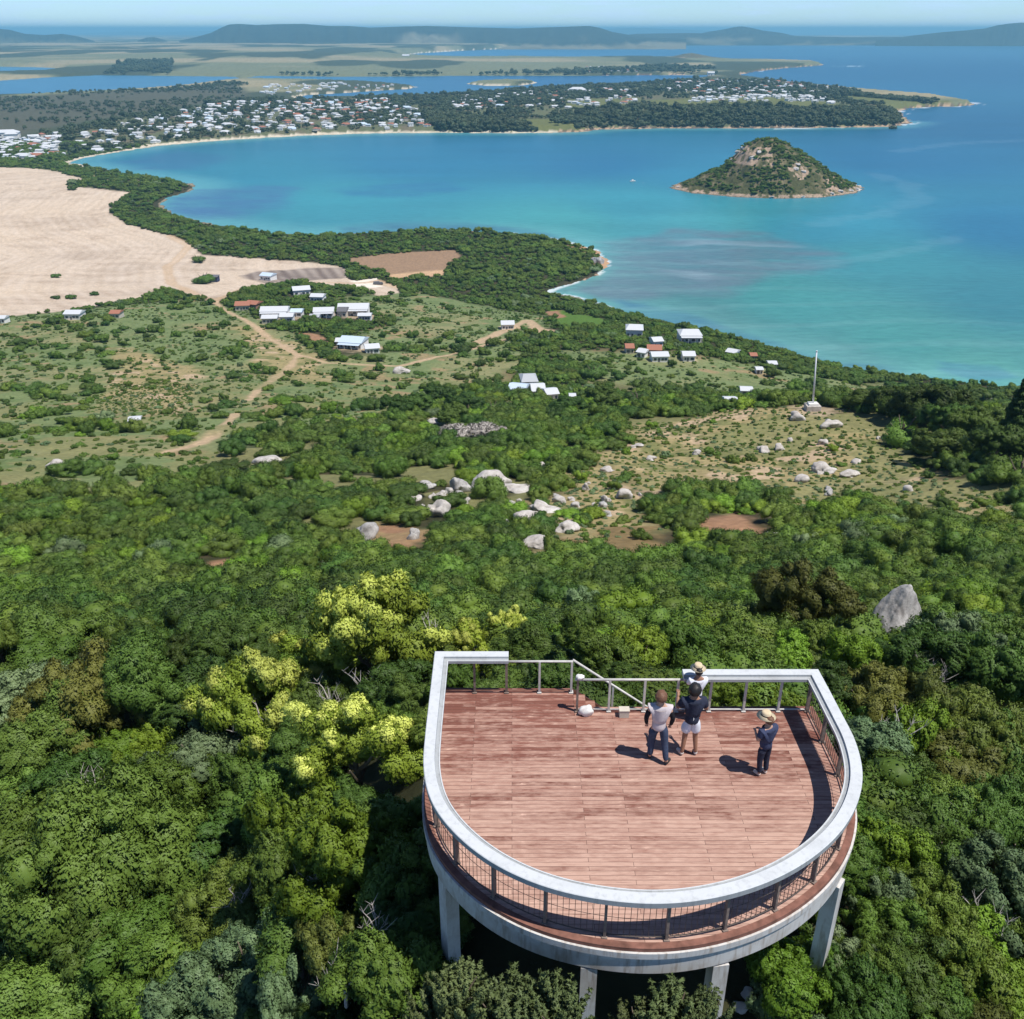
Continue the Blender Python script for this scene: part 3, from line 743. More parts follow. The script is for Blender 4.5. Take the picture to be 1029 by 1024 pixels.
def dome_clumps(rng, lobes, n, R0=1.0, z0=.35, z1=2.0, cr=(.20, .34), zc=.42, low=.35):
    """clump centres on the upper side of several lobes -> an uneven crown of unit radius"""
    C, rr = [], []
    L = []
    for k in range(lobes):
        a = 2 * math.pi * (k + .6 * rng.random()) / lobes; q = (.50 if lobes > 1 else 0) * (.7 + .5 * rng.random())
        L.append((q * math.cos(a), q * math.sin(a), z0 + (z1 - z0) * (zc + .18 * rng.random()), .48 + .14 * rng.random()))
    if lobes > 2: L.append((.1 * rng.normal(), .1 * rng.normal(), z0 + (z1 - z0) * (zc + .2), .55))
    for i in range(n):
        x, y, z, r = L[i % len(L)]
        d = rng.normal(size=3); d[2] = abs(d[2]) * .9 - low; d /= np.linalg.norm(d)
        c = np.array([x, y, z]) + d * r * np.array([1, 1, .80]) * (.80 + .28 * rng.random())
        c[2] = max(c[2], z0); C.append(c); rr.append(cr[0] + (cr[1] - cr[0]) * rng.random())
    return np.array(C) * R0, np.array(rr) * R0

TREE_KINDS = {  # leaf material, lobes, clumps, leaves each, leaf size, clump radii
    'dark': ('fol_dark', 4, 38, 1250, .034, (.20, .32)),
    'mid': ('fol_mid', 4, 40, 1200, .034, (.18, .32)),
    'bright': ('fol_bright', 4, 42, 1050, .037, (.17, .30)),
    'olive': ('fol_olive', 3, 38, 1250, .032, (.22, .36)),
    'brown': ('fol_brown', 4, 40, 1200, .032, (.18, .30)),
    'grey': ('fol_grey', 5, 48, 900, .034, (.15, .25)),
    'wattle': ('fol_lime', 5, 42, 950, .034, (.15, .25)),
}
def trunk_mesh(name, rng, mat, dead=False):
    b = MB()
    b.tube([(0, 0, -.25), (.03, .02, .3), (.0, .05, .75), (.04, .0, 1.15)], [.085, .07, .055, .035], 8)
    for k in range(5):
        a = 2 * math.pi * (k + rng.random() * .5) / 5; z = .35 + .5 * rng.random(); q = .45 + .2 * rng.random()
        b.tube([(0, .03, z), (math.cos(a) * q * .5, math.sin(a) * q * .5, z + .25), (math.cos(a) * q, math.sin(a) * q, z + .55 + .25 * rng.random())], [.045, .032, .014], 6)
    me = bpy.data.meshes.new(name); me.from_pydata(b.v, [], b.f); me.materials.append(mat); me.update(); return me
TREE_MESH = {}
for ki, (kind, (mt, lobes, ncl, nl, lf, crr)) in enumerate(TREE_KINDS.items()):
    TREE_MESH[kind] = []
    for var in range(3):
        rng = np.random.default_rng(100 + ki * 10 + var)
        C, rr = dome_clumps(rng, lobes, ncl, cr=crr)
        rr = rr * np.exp(rng.normal(size=len(rr)) * .22) * .86
        k2 = rng.integers(0, len(C), 46); dv = rng.normal(size=(46, 3)); dv[:, 2] = np.abs(dv[:, 2]); dv /= np.linalg.norm(dv, axis=1)[:, None]
        C = np.concatenate([C, C[k2] + dv * (rr[k2] * 1.0)[:, None]]); rr = np.concatenate([rr, rng.uniform(.07, .15, 46)])
        crown = leafy_mesh('crown', C, rr, int(nl * .70), lf, M[mt], rng, core=.78, jit=.46, rough=.32, soft=.76)
        bl = None
        if kind == 'wattle':
            top = C[:, 2] + .35 * np.hypot(C[:, 0], C[:, 1]); o = np.argsort(-top)[:30]
            cb = C[o] + np.array([0, 0, .06]) + (C[o] - C.mean(0)) * .10
            cb = np.concatenate([cb, cb[:12] + rng.normal(size=(12, 3)) * .12])
            bl = leafy_mesh('blossom', cb, np.full(len(cb), .125) * (.6 + .8 * rng.random(len(cb))), 300, .030, M['blossom'], rng, core=.6)
        TREE_MESH[kind].append((crown, trunk_mesh('trunk', rng, M['bark']), bl))
# upright needle-leaved bushes in front of the deck
TREE_MESH['needle'] = []
for var in range(3):
    rng = np.random.default_rng(300 + var); C, rr = [], []
    for k in range(60):
        a = rng.random() * 6.28; q = math.sqrt(rng.random()) * .85; h = 1.75 - .75 * q * q + .3 * rng.normal() * .6
        for j in range(5):
            f = j / 4
            C.append((q * math.cos(a) * (.7 + .4 * f), q * math.sin(a) * (.7 + .4 * f), h * (.55 + .45 * f))); rr.append(.085 * (1.15 - .75 * f))
    crown = leafy_mesh('crown', np.array(C), np.array(rr), 60, .060, M['needle'], rng, core=.55, up=.6, jit=.9, long=2.6, squash=1.4)
    TREE_MESH['needle'].append((crown, trunk_mesh('trunk', rng, M['bark']), None))

KIND_WORDS = {'dark': 'dark green dense-leaved', 'mid': 'mid green bushy', 'bright': 'bright green fresh-leaved', 'olive': 'olive green rounded', 'brown': 'brown-tinged olive', 'grey': 'grey-green pale-leaved', 'wattle': 'yellow flowering', 'needle': 'upright needle-leaved'}

# ------------------------------------------------------------------ deck plan (outer edge of the white rail cap), clockwise seen from below
K_ = 14.1 / 15.149
PLAN_RAW = [(-1.80, 15.9), (-1.79, 15.3), (-1.76, 14.6), (-1.55, 13.65), (-1.02, 12.80), (-.27, 12.08), (.78, 11.53), (2.12, 11.27), (3.27, 11.36), (4.38, 11.72), (5.40, 12.34), (6.25, 13.18), (6.85, 14.25), (7.04, 15.3), (7.04, 15.9)]
def catmull(P, n=10):
    P = [np.array(p) for p in P]; out = []
    for i in range(len(P) - 1):
        a, b, c, d = P[max(i - 1, 0)], P[i], P[i + 1], P[min(i + 2, len(P) - 1)]
        for k in range(n):
            t = k / n; out.append(.5 * (2 * b + (c - a) * t + (2 * a - 5 * b + 4 * c - d) * t * t + (3 * b - a - 3 * c + d) * t ** 3))
    out.append(P[-1]); return np.array(out)
curve = catmull(PLAN_RAW)
for _ in range(25): curve[1:-1] = curve[1:-1] * .5 + .25 * (curve[:-2] + curve[2:])
Y_BL, Y_BR = 18.52, 17.82
PLAN = np.concatenate([[(-.08, Y_BL), (-1.81, Y_BL)], [(-1.805, 17.2)], curve, [(7.01, 17.0)], [(6.98, Y_BR), (3.88, Y_BR)]])
def offset(P, d):
    """move a left-to-right plan line inward by d with mitred corners"""
    T = np.diff(P, axis=0); T /= np.linalg.norm(T, axis=1)[:, None]; Nn = np.c_[-T[:, 1], T[:, 0]]
    out = np.empty_like(P); out[0] = P[0] + Nn[0] * d; out[-1] = P[-1] + Nn[-1] * d
    for i in range(1, len(P) - 1):
        m = Nn[i - 1] + Nn[i]; m /= np.linalg.norm(m); out[i] = P[i] + m * (d / max(.3, m @ Nn[i]))
    return out
DECK_FOOT = offset(PLAN, -.025)
DECK_POLY = [tuple(p) for p in DECK_FOOT[1:-1]] + [(1.45, Y_BR), (1.45, Y_BL)]

# ------------------------------------------------------------------ trees standing one by one near the deck
KEY = [(247, 712, 52, 'wattle'), (362, 755, 50, 'wattle'), (376, 640, 60, 'wattle'), (465, 645, 30, 'wattle'), (508, 640, 24, 'wattle'), (310, 668, 34, 'wattle'),
       (77, 690, 52, 'brown'), (136, 692, 42, 'olive'), (100, 872, 62, 'olive'), (54, 745, 34, 'olive'), (27, 795, 38, 'olive'), (150, 818, 44, 'mid'), (95, 752, 30, 'bright'), (158, 741, 24, 'bright'), (353, 860, 56, 'bright'),
       (310, 822, 40, 'bright'), (122, 779, 26, 'bright'), (200, 768, 42, 'grey'), (254, 965, 44, 'grey'), (292, 1002, 42, 'grey'), (213, 1014, 44, 'grey'), (245, 897, 46, 'olive'), (326, 932, 46, 'olive'), (136, 948, 52, 'mid'),
       (345, 975, 42, 'brown'), (90, 938, 50, 'dark'), (45, 995, 48, 'olive'), (10, 935, 44, 'dark'), (388, 998, 44, 'mid'), (254, 775, 38, 'olive'), (308, 757, 34, 'dark'), (280, 815, 42, 'mid'), (204, 842, 48, 'dark'),
       (181, 806, 38, 'mid'), (387, 832, 38, 'mid'), (27, 850, 44, 'mid'), (353, 812, 28, 'dark'), (20, 700, 40, 'grey'), (200, 695, 36, 'dark'), (60, 800, 34, 'dark'), (320, 715, 34, 'dark'), (395, 690, 34, 'dark'), (400, 735, 26, 'mid'), (190, 900, 42, 'olive'), (170, 985, 44, 'mid'), (290, 880, 42, 'mid'), (392, 900, 38, 'mid'), (400, 950, 36, 'dark'), (300, 945, 34, 'grey'),
       (462, 985, 30, 'needle'), (508, 1003, 42, 'needle'), (556, 1012, 36, 'needle'), (676, 1010, 36, 'needle'), (708, 1016, 26, 'needle'), (440, 1012, 30, 'needle'), (640, 1018, 26, 'needle'), (800, 990, 34, 'bright'), (828, 958, 22, 'mid'), (812, 972, 20, 'grey'), (428, 950, 26, 'mid'), (842, 965, 30, 'grey'), (860, 1010, 42, 'dark'), (788, 1018, 28, 'grey'),
       (899, 868, 34, 'bright'), (912, 886, 24, 'grey'), (889, 906, 30, 'grey'), (893, 932, 28, 'mid'), (927, 918, 38, 'mid'), (987, 887, 42, 'grey'), (953, 947, 42, 'mid'), (982, 963, 42, 'bright'), (1015, 935, 38, 'olive'), (915, 970, 34, 'dark'), (870, 985, 30, 'mid'),
       (1006, 1009, 38, 'bright'), (930, 1013, 38, 'mid'), (987, 809, 42, 'mid'), (899, 828, 34, 'dark'), (880, 800, 24, 'mid'), (949, 842, 38, 'olive'), (1010, 851, 38, 'dark'), (975, 794, 32, 'dark'), (939, 816, 32, 'mid'),
       (821, 603, 40, 'brown'), (860, 668, 30, 'bright'), (881, 698, 38, 'brown'), (962, 655, 34, 'grey'), (979, 647, 34, 'olive'), (1000, 669, 28, 'bright'), (921, 673, 34, 'dark'), (942, 716, 42, 'brown'), (1007, 692, 38, 'dark'), (878, 757, 34, 'grey'),
       (923, 746, 32, 'bright'), (979, 744, 42, 'olive'), (905, 787, 36, 'dark'), (960, 762, 36, 'brown'), (1012, 764, 38, 'dark'), (585, 600, 20, 'grey'), (490, 600, 13, 'brown'), (600, 655, 30, 'mid'), (540, 655, 28, 'olive'), (640, 650, 30, 'bright'), (690, 648, 28, 'mid'), (740, 650, 30, 'mid'), (790, 655, 30, 'bright'),
       (565, 690, 26, 'dark'), (620, 690, 26, 'mid'), (665, 690, 24, 'mid'), (730, 695, 26, 'bright'), (780, 700, 26, 'bright'), (820, 650, 26, 'mid'), (500, 690, 26, 'dark'), (460, 690, 24, 'mid'), (840, 695, 24, 'dark'), (430, 665, 26, 'olive'), (415, 700, 26, 'dark')]
NEEDLE_Z = {}
TREES = []     # x, y, radius, kind
def deck_gap(x, y): return float(-sdist(np.array([x]), np.array([y]), DECK_POLY)[0])
def add_tree(u, v, rpx, kind, force=False):
    hc = 2.4
    for _ in range(3):
        p = hit(u, v, hc); rad = rpx * math.sqrt(p[0] ** 2 + p[1] ** 2 + (CAM_H - p[2]) ** 2) / F_PX * 1.08; hc = 1.25 * rad
    x, y = p[0], p[1]; g = deck_gap(x, y)
    z = ground(x, y); top = z + 2.05 * rad
    need = rad * .85 if top > DECK_Z - .35 else (-9 if top < DECK_Z - .8 else rad * .3)
    if g < need:
        if not force: return False
        cx, cy = 2.6, 15.2; L = math.hypot(x - cx, y - cy) + 1e-6
        for _ in range(40):
            x += (x - cx) / L * .15; y += (y - cy) / L * .15
            if deck_gap(x, y) >= need: break
    TREES.append((x, y, rad, kind)); return True
for u, v, rpx, kind in KEY:
    if kind == 'needle':   # tall bushes standing just in front of the pillars
        q = at_y(u, v + 6, 10.55); rad = rpx * np.linalg.norm(q - np.array([0, 0, CAM_H])) / F_PX * 1.05
        TREES.append((q[0], q[1], rad, kind)); NEEDLE_Z[(q[0], q[1])] = q[2]
    else: add_tree(u, v, rpx, kind, True)
# the rest of the thicket near the deck
rngf = np.random.default_rng(5)
def px_of_tree(t): 
    z = ground(t[0], t[1]) + 1.25 * t[2]; a, b, c = project((t[0], t[1], z)); return a[0], b[0], t[2] * F_PX / c[0]
TPX = [px_of_tree(t) for t in TREES]
for _ in range(2600):
    if len(TREES) >= 235: break
    u, v = rngf.uniform(-60, 1180), rngf.uniform(640, 1070)
    if 455 < u < 815 and 690 < v < 960: continue
    if 400 < u < 860 and v > 940: continue
    rpx = rngf.uniform(22, 38) * (.8 + .35 * (v - 640) / 400)
    if any((u - a) ** 2 + (v - b) ** 2 < (.70 * (r + rpx)) ** 2 for a, b, r in TPX): continue
    w = fbm(np.array([u / 120]), np.array([v / 120]), 66)[0]
    kind = rngf.choice(['dark', 'mid', 'mid', 'olive', 'bright', 'brown', 'grey'], p=[.34, .18, .16, .12, .08, .07, .05] if w < .5 else [.20, .15, .15, .22, .08, .14, .06])
    if add_tree(u, v, rpx, kind): TPX.append((u, v, rpx))
TREE_XY = np.array([(t[0], t[1], t[2]) for t in TREES])

USED = {}
LANDMARKS = [('the deck', 2.6, 14.5)]
def side_words(x, y, lx, ly):
    dx, dy = x - lx, y - ly
    a = math.degrees(math.atan2(dx, dy)) % 360
    return ['beyond', 'beyond and right of', 'right of', 'in front and right of', 'in front of', 'in front and left of', 'left of', 'beyond and left of'][int(((a + 22.5) % 360) // 45)]
_ORD = 'first second third fourth fifth sixth seventh eighth ninth tenth eleventh twelfth thirteenth fourteenth fifteenth sixteenth seventeenth eighteenth nineteenth twentieth'.split()
_TENS = {2: 'twenty', 3: 'thirty', 4: 'forty', 5: 'fifty', 6: 'sixty', 7: 'seventy'}
def ordinal(k):
    if k < 20: return _ORD[k]
    t, r = divmod(k + 1, 10)
    return (_TENS[t] + '-' + _ORD[r - 1]) if r else _TENS[t][:-1] + 'ieth'
def nearest_label(words, what, x, y, marks=None):
    """counts outward from a landmark, so that each label points at one plant"""
    cand = sorted((math.hypot(x - lx, y - ly), nm, lx, ly) for nm, lx, ly in (marks or LANDMARKS))
    d, nm, lx, ly = cand[0]
    key = (words, what, nm, side_words(x, y, lx, ly)); k = USED.get(key, 0); USED[key] = k + 1
    return f"{words} {what} {key[3]} {nm}" + (f", {ordinal(k)} from it" if k else ", nearest it")
def lookup_marks():
    out = [('the deck', 2.6, 14.5)]
    for nm, u, v in (('the full flowering tree', 362, 755), ('the forked flowering tree', 247, 712), ('the tall grey boulder', 897, 618), ('the bright glossy tree', 353, 860)):
        p = hit(u, v, 2.5); out.append((nm, p[0], p[1]))
    return out
TREE_MARKS = lookup_marks()
random.seed(3)
order = sorted(range(len(TREES)), key=lambda i: min(math.hypot(TREES[i][0] - m[1], TREES[i][1] - m[2]) for m in TREE_MARKS))
TREE_OBJ = {}
for i in order:
    x, y, rad, kind = TREES[i]; z = ground(x, y)
    crown, trunk, bl = TREE_MESH[kind][random.randrange(3)]
    lab = nearest_label(KIND_WORDS[kind], 'tree' if kind not in ('needle',) else 'bush', x, y, TREE_MARKS)
    t = thing('tree' if kind != 'needle' else 'bush', lab, 'tree' if kind != 'needle' else 'bush', (x, y, z - .05), random.random() * 6.28, 'trees in the thicket around the deck')
    t.scale = (rad, rad, rad * (random.uniform(.85, 1.25) if kind != 'wattle' else 1.08))
    if kind != 'needle': t.scale.x *= random.uniform(.8, 1.2); t.scale.y *= random.uniform(.8, 1.2); t.rotation_euler.x = random.uniform(-.14, .14); t.rotation_euler.y = random.uniform(-.14, .14)
    if y > 45: t.location.z -= .38 * rad
    tr = link('trunk', trunk, t); link('crown', crown, t)
    if kind == 'needle':   # these reach up on a long bare stem
        zb = NEEDLE_Z[(x, y)] - 1.25 * rad; t.location.z = zb; sb = MB(); sb.tube([(0, 0, (z - zb) / rad - .2), (.03, .02, (z - zb) / rad * .5), (0, 0, .4)], [.10, .08, .06], 8); sb.build('stem', M['bark'], t, True)
    if bl: link('blossom', bl, t)
    TREE_OBJ.setdefault(kind, t)

# bare dead limbs sticking out of the thicket
def dead_mesh(seed, n=9):
    rng = np.random.default_rng(seed); b = MB()
    b.tube([(0, 0, -.3), (.02, .02, .4), (.05, -.03, .8)], [.06, .05, .035], 6)
    for k in range(n):
        a = rng.random() * 6.28; z = .2 + .5 * rng.random(); q = .4 + .5 * rng.random(); h = z + .5 + .7 * rng.random()
        p1 = (q * .5 * math.cos(a), q * .5 * math.sin(a), (z + h) / 2 + .05); p2 = (q * math.cos(a + .2), q * math.sin(a + .2), h)
        b.tube([(0.02, 0, z), p1, p2], [.032, .02, .006], 5)
        for j in range(3):
            s = rng.random() * .6 + .3; m = [p1[i] + (p2[i] - p1[i]) * s for i in range(3)]
            e = [m[0] + .3 * rng.normal() * .6, m[1] + .3 * rng.normal() * .6, m[2] + .25 + .15 * rng.random()]
            b.tube([m, e], [.014, .004], 4)
    return b
DEADXY = []
DEAD_PX = [(262, 735, 34, 'bare grey limbs hanging out of the flowering tree'), (366, 690, 26, 'upright tuft of bare sticks above the flowering tree'), (145, 862, 26, 'dead grey limbs in the dark gap beside the olive tree'), (140, 955, 30, 'pale bare branches rising through the trees near the bottom edge'),
           (190, 838, 20, 'small dead sapling left of the bright tree'), (298, 930, 30, 'bare silvery branches in the olive trees below the bright tree'), (345, 985, 30, 'bare branches among the trees just left of the needle bushes'), (282, 845, 18, 'thin dead twigs beside the bright tree'), (95, 790, 22, 'dark bare bush between the bright saplings')]
for _u, _v, _w in ((112, 868, 'beside the big olive tree low on the left'), (72, 838, 'among the trees at the left, above the dark gap'), (240, 905, 'in the olive trees left of the bright glossy tree'), (312, 880, 'just below the bright glossy tree'), (378, 930, 'in the shade left of the deck pillars'), (30, 905, 'at the left edge among the lower trees'), (215, 985, 'between the grey-green trees at the bottom'), (905, 735, 'in the trees right of the white rail'), (960, 820, 'in the thicket right of the deck, halfway down'), (990, 925, 'in the thicket at the lower right'), (935, 680, 'behind the deck, right of the tall boulder'), (330, 700, 'left of the tallest flowering tree'), (430, 640, 'behind the left end of the white rail')):
    DEAD_PX.append((_u, _v, 24, 'pale bare branches ' + _w))
for k, (u, v, rpx, lab) in enumerate(DEAD_PX):
    p = hit(u, v, 2.2 if v > 600 else .8); rad = rpx * np.linalg.norm(p - np.array([0, 0, CAM_H])) / F_PX
    o = dead_mesh(400 + k, 9 if v > 600 else 30).build('dead_branches', M['dead']); o.location = (p[0], p[1], p[2] - rad * .9); o.scale = (rad * (1.6 if v < 600 else 1), rad, rad); tag(o, lab, 'dead branches')

rng = np.random.default_rng(55)
for u, v, rpx, lab in ((472, 441, 24, 'wide leafless grey bush in the scrub below the grouped houses'), (500, 437, 13, 'smaller leafless grey bush right of the wide one'), (445, 436, 10, 'small grey dead bush left of the wide leafless one'), (545, 462, 8, 'grey dead bush near the top of the hillside outcrop'), (262, 590, 12, 'grey dead bush beside the bare soil in the left thicket'), (330, 582, 10, 'grey dead bush on the reddish bare soil at left'), (798, 566, 9, 'pale dead bush above the reddish-olive tree')):
    p = hit(u, v); rad = rpx * np.linalg.norm(p - np.array([0, 0, CAM_H])) / F_PX; C, rr = dome_clumps(rng, 4, 20, z0=.1, z1=1.0, cr=(.22, .4), zc=.15, low=.15)
    o = link('dead_bush', leafy_mesh('dead_bush', C, rr, 170, .05, M['dead'], rng, core=.5, jit=1.2, long=5.0)); o.location = p; o.scale = (rad, rad * .8, rad * .6); tag(o, lab, 'dead bush'); DEADXY.append((p[0], p[1], rad))
# ------------------------------------------------------------------ boulders
def rock_mesh(seed, sx, sy, sz, mat, sub=4, rough=.22, cuts=15):
    rng = np.random.default_rng(seed); v, f = ico(sub)
    d = np.zeros(len(v))
    for k in range(cuts):
        n = rng.normal(size=3); n /= np.linalg.norm(n); h = .52 + .36 * rng.random()
        e = v @ n - h; d -= np.clip(e, 0, 9) * .85
    for k, fr in enumerate((2.1, 4.3, 8.0)):
        a, b, c = rng.normal(size=(3, 3)); ph = rng.random(3) * 6
        d += rough / (k + 1) * .5 * np.sin(v @ a * fr + ph[0]) * np.sin(v @ b * fr + ph[1]) * np.cos(v @ c * fr + ph[2])
    w = v * (1 + d)[:, None] * np.array([sx, sy, sz])
    return new_mesh('boulder', w, f, [mat])
ROCKS = [  # u, v, width px, height px, label, tone
    (497, 484, 34, 17, 'big pale double-humped boulder topmost in the rock outcrop', 1), (461, 489, 18, 18, 'leaning grey slab left of the double-humped boulder', 0), (517, 491, 34, 9, 'low flat pale rock right of the double-humped boulder', 1), (440, 513, 20, 20, 'white split boulder left of the outcrop centre', 1), (428, 488, 16, 8, 'small grey rock at the upper left of the outcrop', 0),
    (444, 496, 10, 6, 'little pale stone between the slab and the split boulder', 1), (467, 503, 12, 6, 'little white stone below the leaning slab', 1), (426, 510, 8, 6, 'tiny white stone left of the split boulder', 1),
    (530, 521, 24, 14, 'layered pale boulder halfway down the hillside', 1), (546, 510, 28, 9, 'long pale rock behind the layered boulder', 1), (570, 531, 20, 10, 'rounded pale rock right of the layered boulder', 1), (544, 546, 30, 14, 'pale boulder lowest in the rock outcrop', 1),
    (626, 498, 14, 10, 'pale tilted rock right of the outcrop', 1), (608, 502, 9, 8, 'small white rock beside the tilted rock', 1), (588, 490, 7, 9, 'small upright white rock above the brown clearing', 1), (566, 505, 5, 5, 'tiny white stone above the rounded rock', 1), (612, 472, 14, 5, 'flat pale rock in the scrub above the tilted rock', 1), (640, 448, 12, 4, 'flat stone in the dry grass below the crest', 1), (655, 461, 10, 5, 'small stone in the dry grass of the slope', 1),
    (827, 472, 26, 9, 'broad flat white rock on the grassy slope', 1), (853, 477, 20, 6, 'flat pale rock right of the broad white rock', 1), (834, 426, 19, 10, 'pale sloping slab just right of the flagpole', 1), (800, 419, 15, 8, 'round flat-topped rock left of the flagpole', 1), (775, 538, 12, 8, 'small white boulder right of the bare brown patch', 1), (769, 510, 6, 5, 'tiny white stone above the bare brown patch', 1),
    (700, 455, 9, 5, 'small brown-white stone among the shrubs below the crest', 1), (437, 424, 14, 7, 'pale rock pair under the dark trees left of the grouped houses', 1), (404, 373, 14, 7, 'pale rock beside the track junction', 1), (270, 465, 24, 8, 'flat pinkish rock shelf in the left scrub', 1), (58, 467, 16, 6, 'pinkish stone at the end of the small clearing', 1), (990, 401, 14, 4, 'pinkish shore rock on the beach at the right', 1),
    (365, 535, 24, 22, 'long grey rock rib beside the bare red earth', 0), (415, 537, 12, 14, 'grey rock in the bare red earth', 0), (600, 262, 10, 8, 'orange-brown rock at the headland tip', 0)]
ROCK_XY = [(a, b, r, 8) for a, b, r in DEADXY]
for k, (u, v, wpx, hpx, lab, tone) in enumerate(ROCKS):
    p = hit(u, v + hpx * .3); d = np.linalg.norm(p - np.array([0, 0, CAM_H])); s = d / F_PX
    o = link('boulder', rock_mesh(500 + k, wpx * s / 2 * 1.4, wpx * s / 2 * 1.0, hpx * s / 2 * 1.6, M['pale_rock' if tone else 'rock']))
    o.location = (p[0], p[1], ground(p[0], p[1]) + hpx * s * .22); o.rotation_euler = (0, 0, random.uniform(-.5, .5)); tag(o, lab, 'rock')
    ROCK_XY.append((p[0], p[1], wpx * s / 2 + .9, 24 if d < 260 else 10))
for k in range(46):
    u, v = (rngf.normal(480, 42), rngf.normal(505, 20)) if k < 24 else (rngf.normal(600, 40), rngf.normal(505, 22)) if k < 34 else (rngf.normal(840, 60), rngf.normal(465, 22))
    p = hit(u, v); s = np.linalg.norm(p - np.array([0, 0, CAM_H])) / F_PX; w = rngf.uniform(5, 15) * s
    o = link('boulder', rock_mesh(800 + k, w * .55, w * .45, w * .42, M['pale_rock' if k % 4 else 'rock'], 3)); o.location = (p[0], p[1], p[2] + w * .12); o.rotation_euler = (0, 0, rngf.uniform(0, 3))
    tag(o, 'small pale boulder among the shrubs of the hillside outcrop' if k < 24 else 'small pale boulder around the brown grass clearing' if k < 34 else 'small pale boulder on the dry grassy crest', 'rock', ['boulders of the hillside outcrop', 'boulders by the grass clearing', 'boulders on the dry crest'][0 if k < 24 else 1 if k < 34 else 2])
    ROCK_XY.append((p[0], p[1], w * .55 + .3, 9))
# the tall boulder behind the deck
p = hit(893, 646); s = np.linalg.norm(p - np.array([0, 0, CAM_H])) / F_PX
TALL = p
me = rock_mesh(79, 1, 1, 1, M['rock'], 5, .15, 7)
v = np.array([q.co[:] for q in me.vertices]); k = (v[:, 2] + 1) / 2
v[:, 0] = v[:, 0] * (1.15 - .45 * k ** 1.5) + .16 * k; v[:, 1] *= 1.0 - .3 * k
me.vertices.foreach_set('co', (v * np.array([26 * s, 23 * s, 44 * s])).astype(np.float32).ravel())
o = link('boulder', me); o.location = (p[0] + .1, p[1], p[2] + 18 * s); tag(o, 'tall grey rounded boulder standing in the thicket right behind the deck', 'rock')
q = hit(862, 638); o = link('boulder', rock_mesh(78, 17 * s, 14 * s, 19 * s, M['pale_rock'], 4)); o.location = (q[0], q[1] + 1, q[2] + 14 * s); tag(o, 'broken pale rock leaning on the left of the tall grey boulder', 'rock')
ROCK_XY += [(p[0], p[1], 2.6, 16.0), (q[0], q[1], 1.5, 12)]
for k, (u, v, rp) in enumerate([(768, 985, 10), (752, 1000, 8), (776, 1000, 7), (745, 1012, 9), (876, 935, 9), (868, 948, 7)]):
    p = hit(u, v); o = link('boulder', rock_mesh(590 + k, rp * .022, rp * .02, rp * .014, M['pale_rock'], 3)); o.location = (p[0], p[1], p[2] + .05)
    tag(o, ['pale stone on the ground below the right front pillar', 'chalky stone beside the dirt strip under the deck', 'rough stone right of the dirt strip under the deck', 'pale stone lowest on the dirt strip under the deck', 'brownish stone beside the right side pillar', 'small brown stone at the foot of the right side pillar'][k], 'rock')

# ------------------------------------------------------------------ houses of the town across the bay
def gable_house(w, d, h, roof, wall, hip=False, annex=False):
    b = MB(); b.box((0, 0, h / 2), (w, d, h))
    def rf(w, d, x0, y0, z, rise):
        e = .5; W, D = w / 2 + e, d / 2 + e; i = W * .45 if hip else 0
        V = [(-W, -D, z), (W, -D, z), (W, D, z), (-W, D, z), (-W + i, 0, z + rise), (W - i, 0, z + rise)]
        b.add([(x + x0, y + y0, q) for x, y, q in V], [(0, 1, 5, 4), (2, 3, 4, 5), (1, 2, 5), (3, 0, 4), (3, 2, 1, 0)], 1)
    rf(w, d, 0, 0, h, d * .24)
    if annex:
        b.box((w * .2, -d * .8, h * .4), (w * .5, d * .7, h * .8)); rf(w * .5, d * .7, w * .2, -d * .8, h * .8, d * .16)
    # dark window band on the bay side and the back
    for s in (-1, 1):
        for k in range(int(w // 4)):
            b.box((-w / 2 + 2 + k * 4, s * (d / 2 + .03), h * .52), (1.8, .06, 1.3), 0, 2)
    me = bpy.data.meshes.new('house'); me.from_pydata(b.v, [], b.f)
    for m in (wall, roof, M['window']): me.materials.append(m)
    me.polygons.foreach_set('material_index', np.array(b.m, np.int32)); me.update(); return me
M['window'] = plain('window_glass', (.05, .07, .09), .15, .6, .1)
M['wall_white'] = plain('white_render', (.78, .77, .74), .7, .2, .06)
M['wall_cream'] = plain('cream_render', (.55, .50, .42), .8, .2, .08)
M['wall_brick'] = plain('brown_brick', (.30, .19, .14), .9, .1, .15)
M['roof_white'] = plain('white_sheet_roof', (.56, .58, .60), .45, .4, .05)
M['roof_grey'] = plain('grey_sheet_roof', (.42, .44, .46), .5, .4, .1)
M['roof_red'] = plain('terracotta_roof', (.34, .15, .10), .8, .2, .2)
M['roof_blue'] = plain('pale_blue_sheet_roof', (.50, .60, .70), .45, .4, .08)
M['roof_dark'] = plain('slate_roof', (.13, .13, .14), .7, .3, .15)
RW = ['white roofed', 'grey roofed', 'terracotta roofed', 'pale blue roofed']
HM = []
for rk, (rm, wm) in enumerate((('roof_white', 'wall_white'), ('roof_grey', 'wall_white'), ('roof_red', 'wall_cream'), ('roof_blue', 'wall_white'))):
    HM.append([gable_house(w, d, h, M[rm], M[wm], hip, an) for w, d, h, hip, an in ((13, 9, 4.2, False, False), (16, 10, 5.6, True, False), (20, 10, 4.6, False, True), (11, 9, 6.4, False, False), (24, 11, 5.2, True, True))])
rngh = np.random.default_rng(21)
HOUSES = []
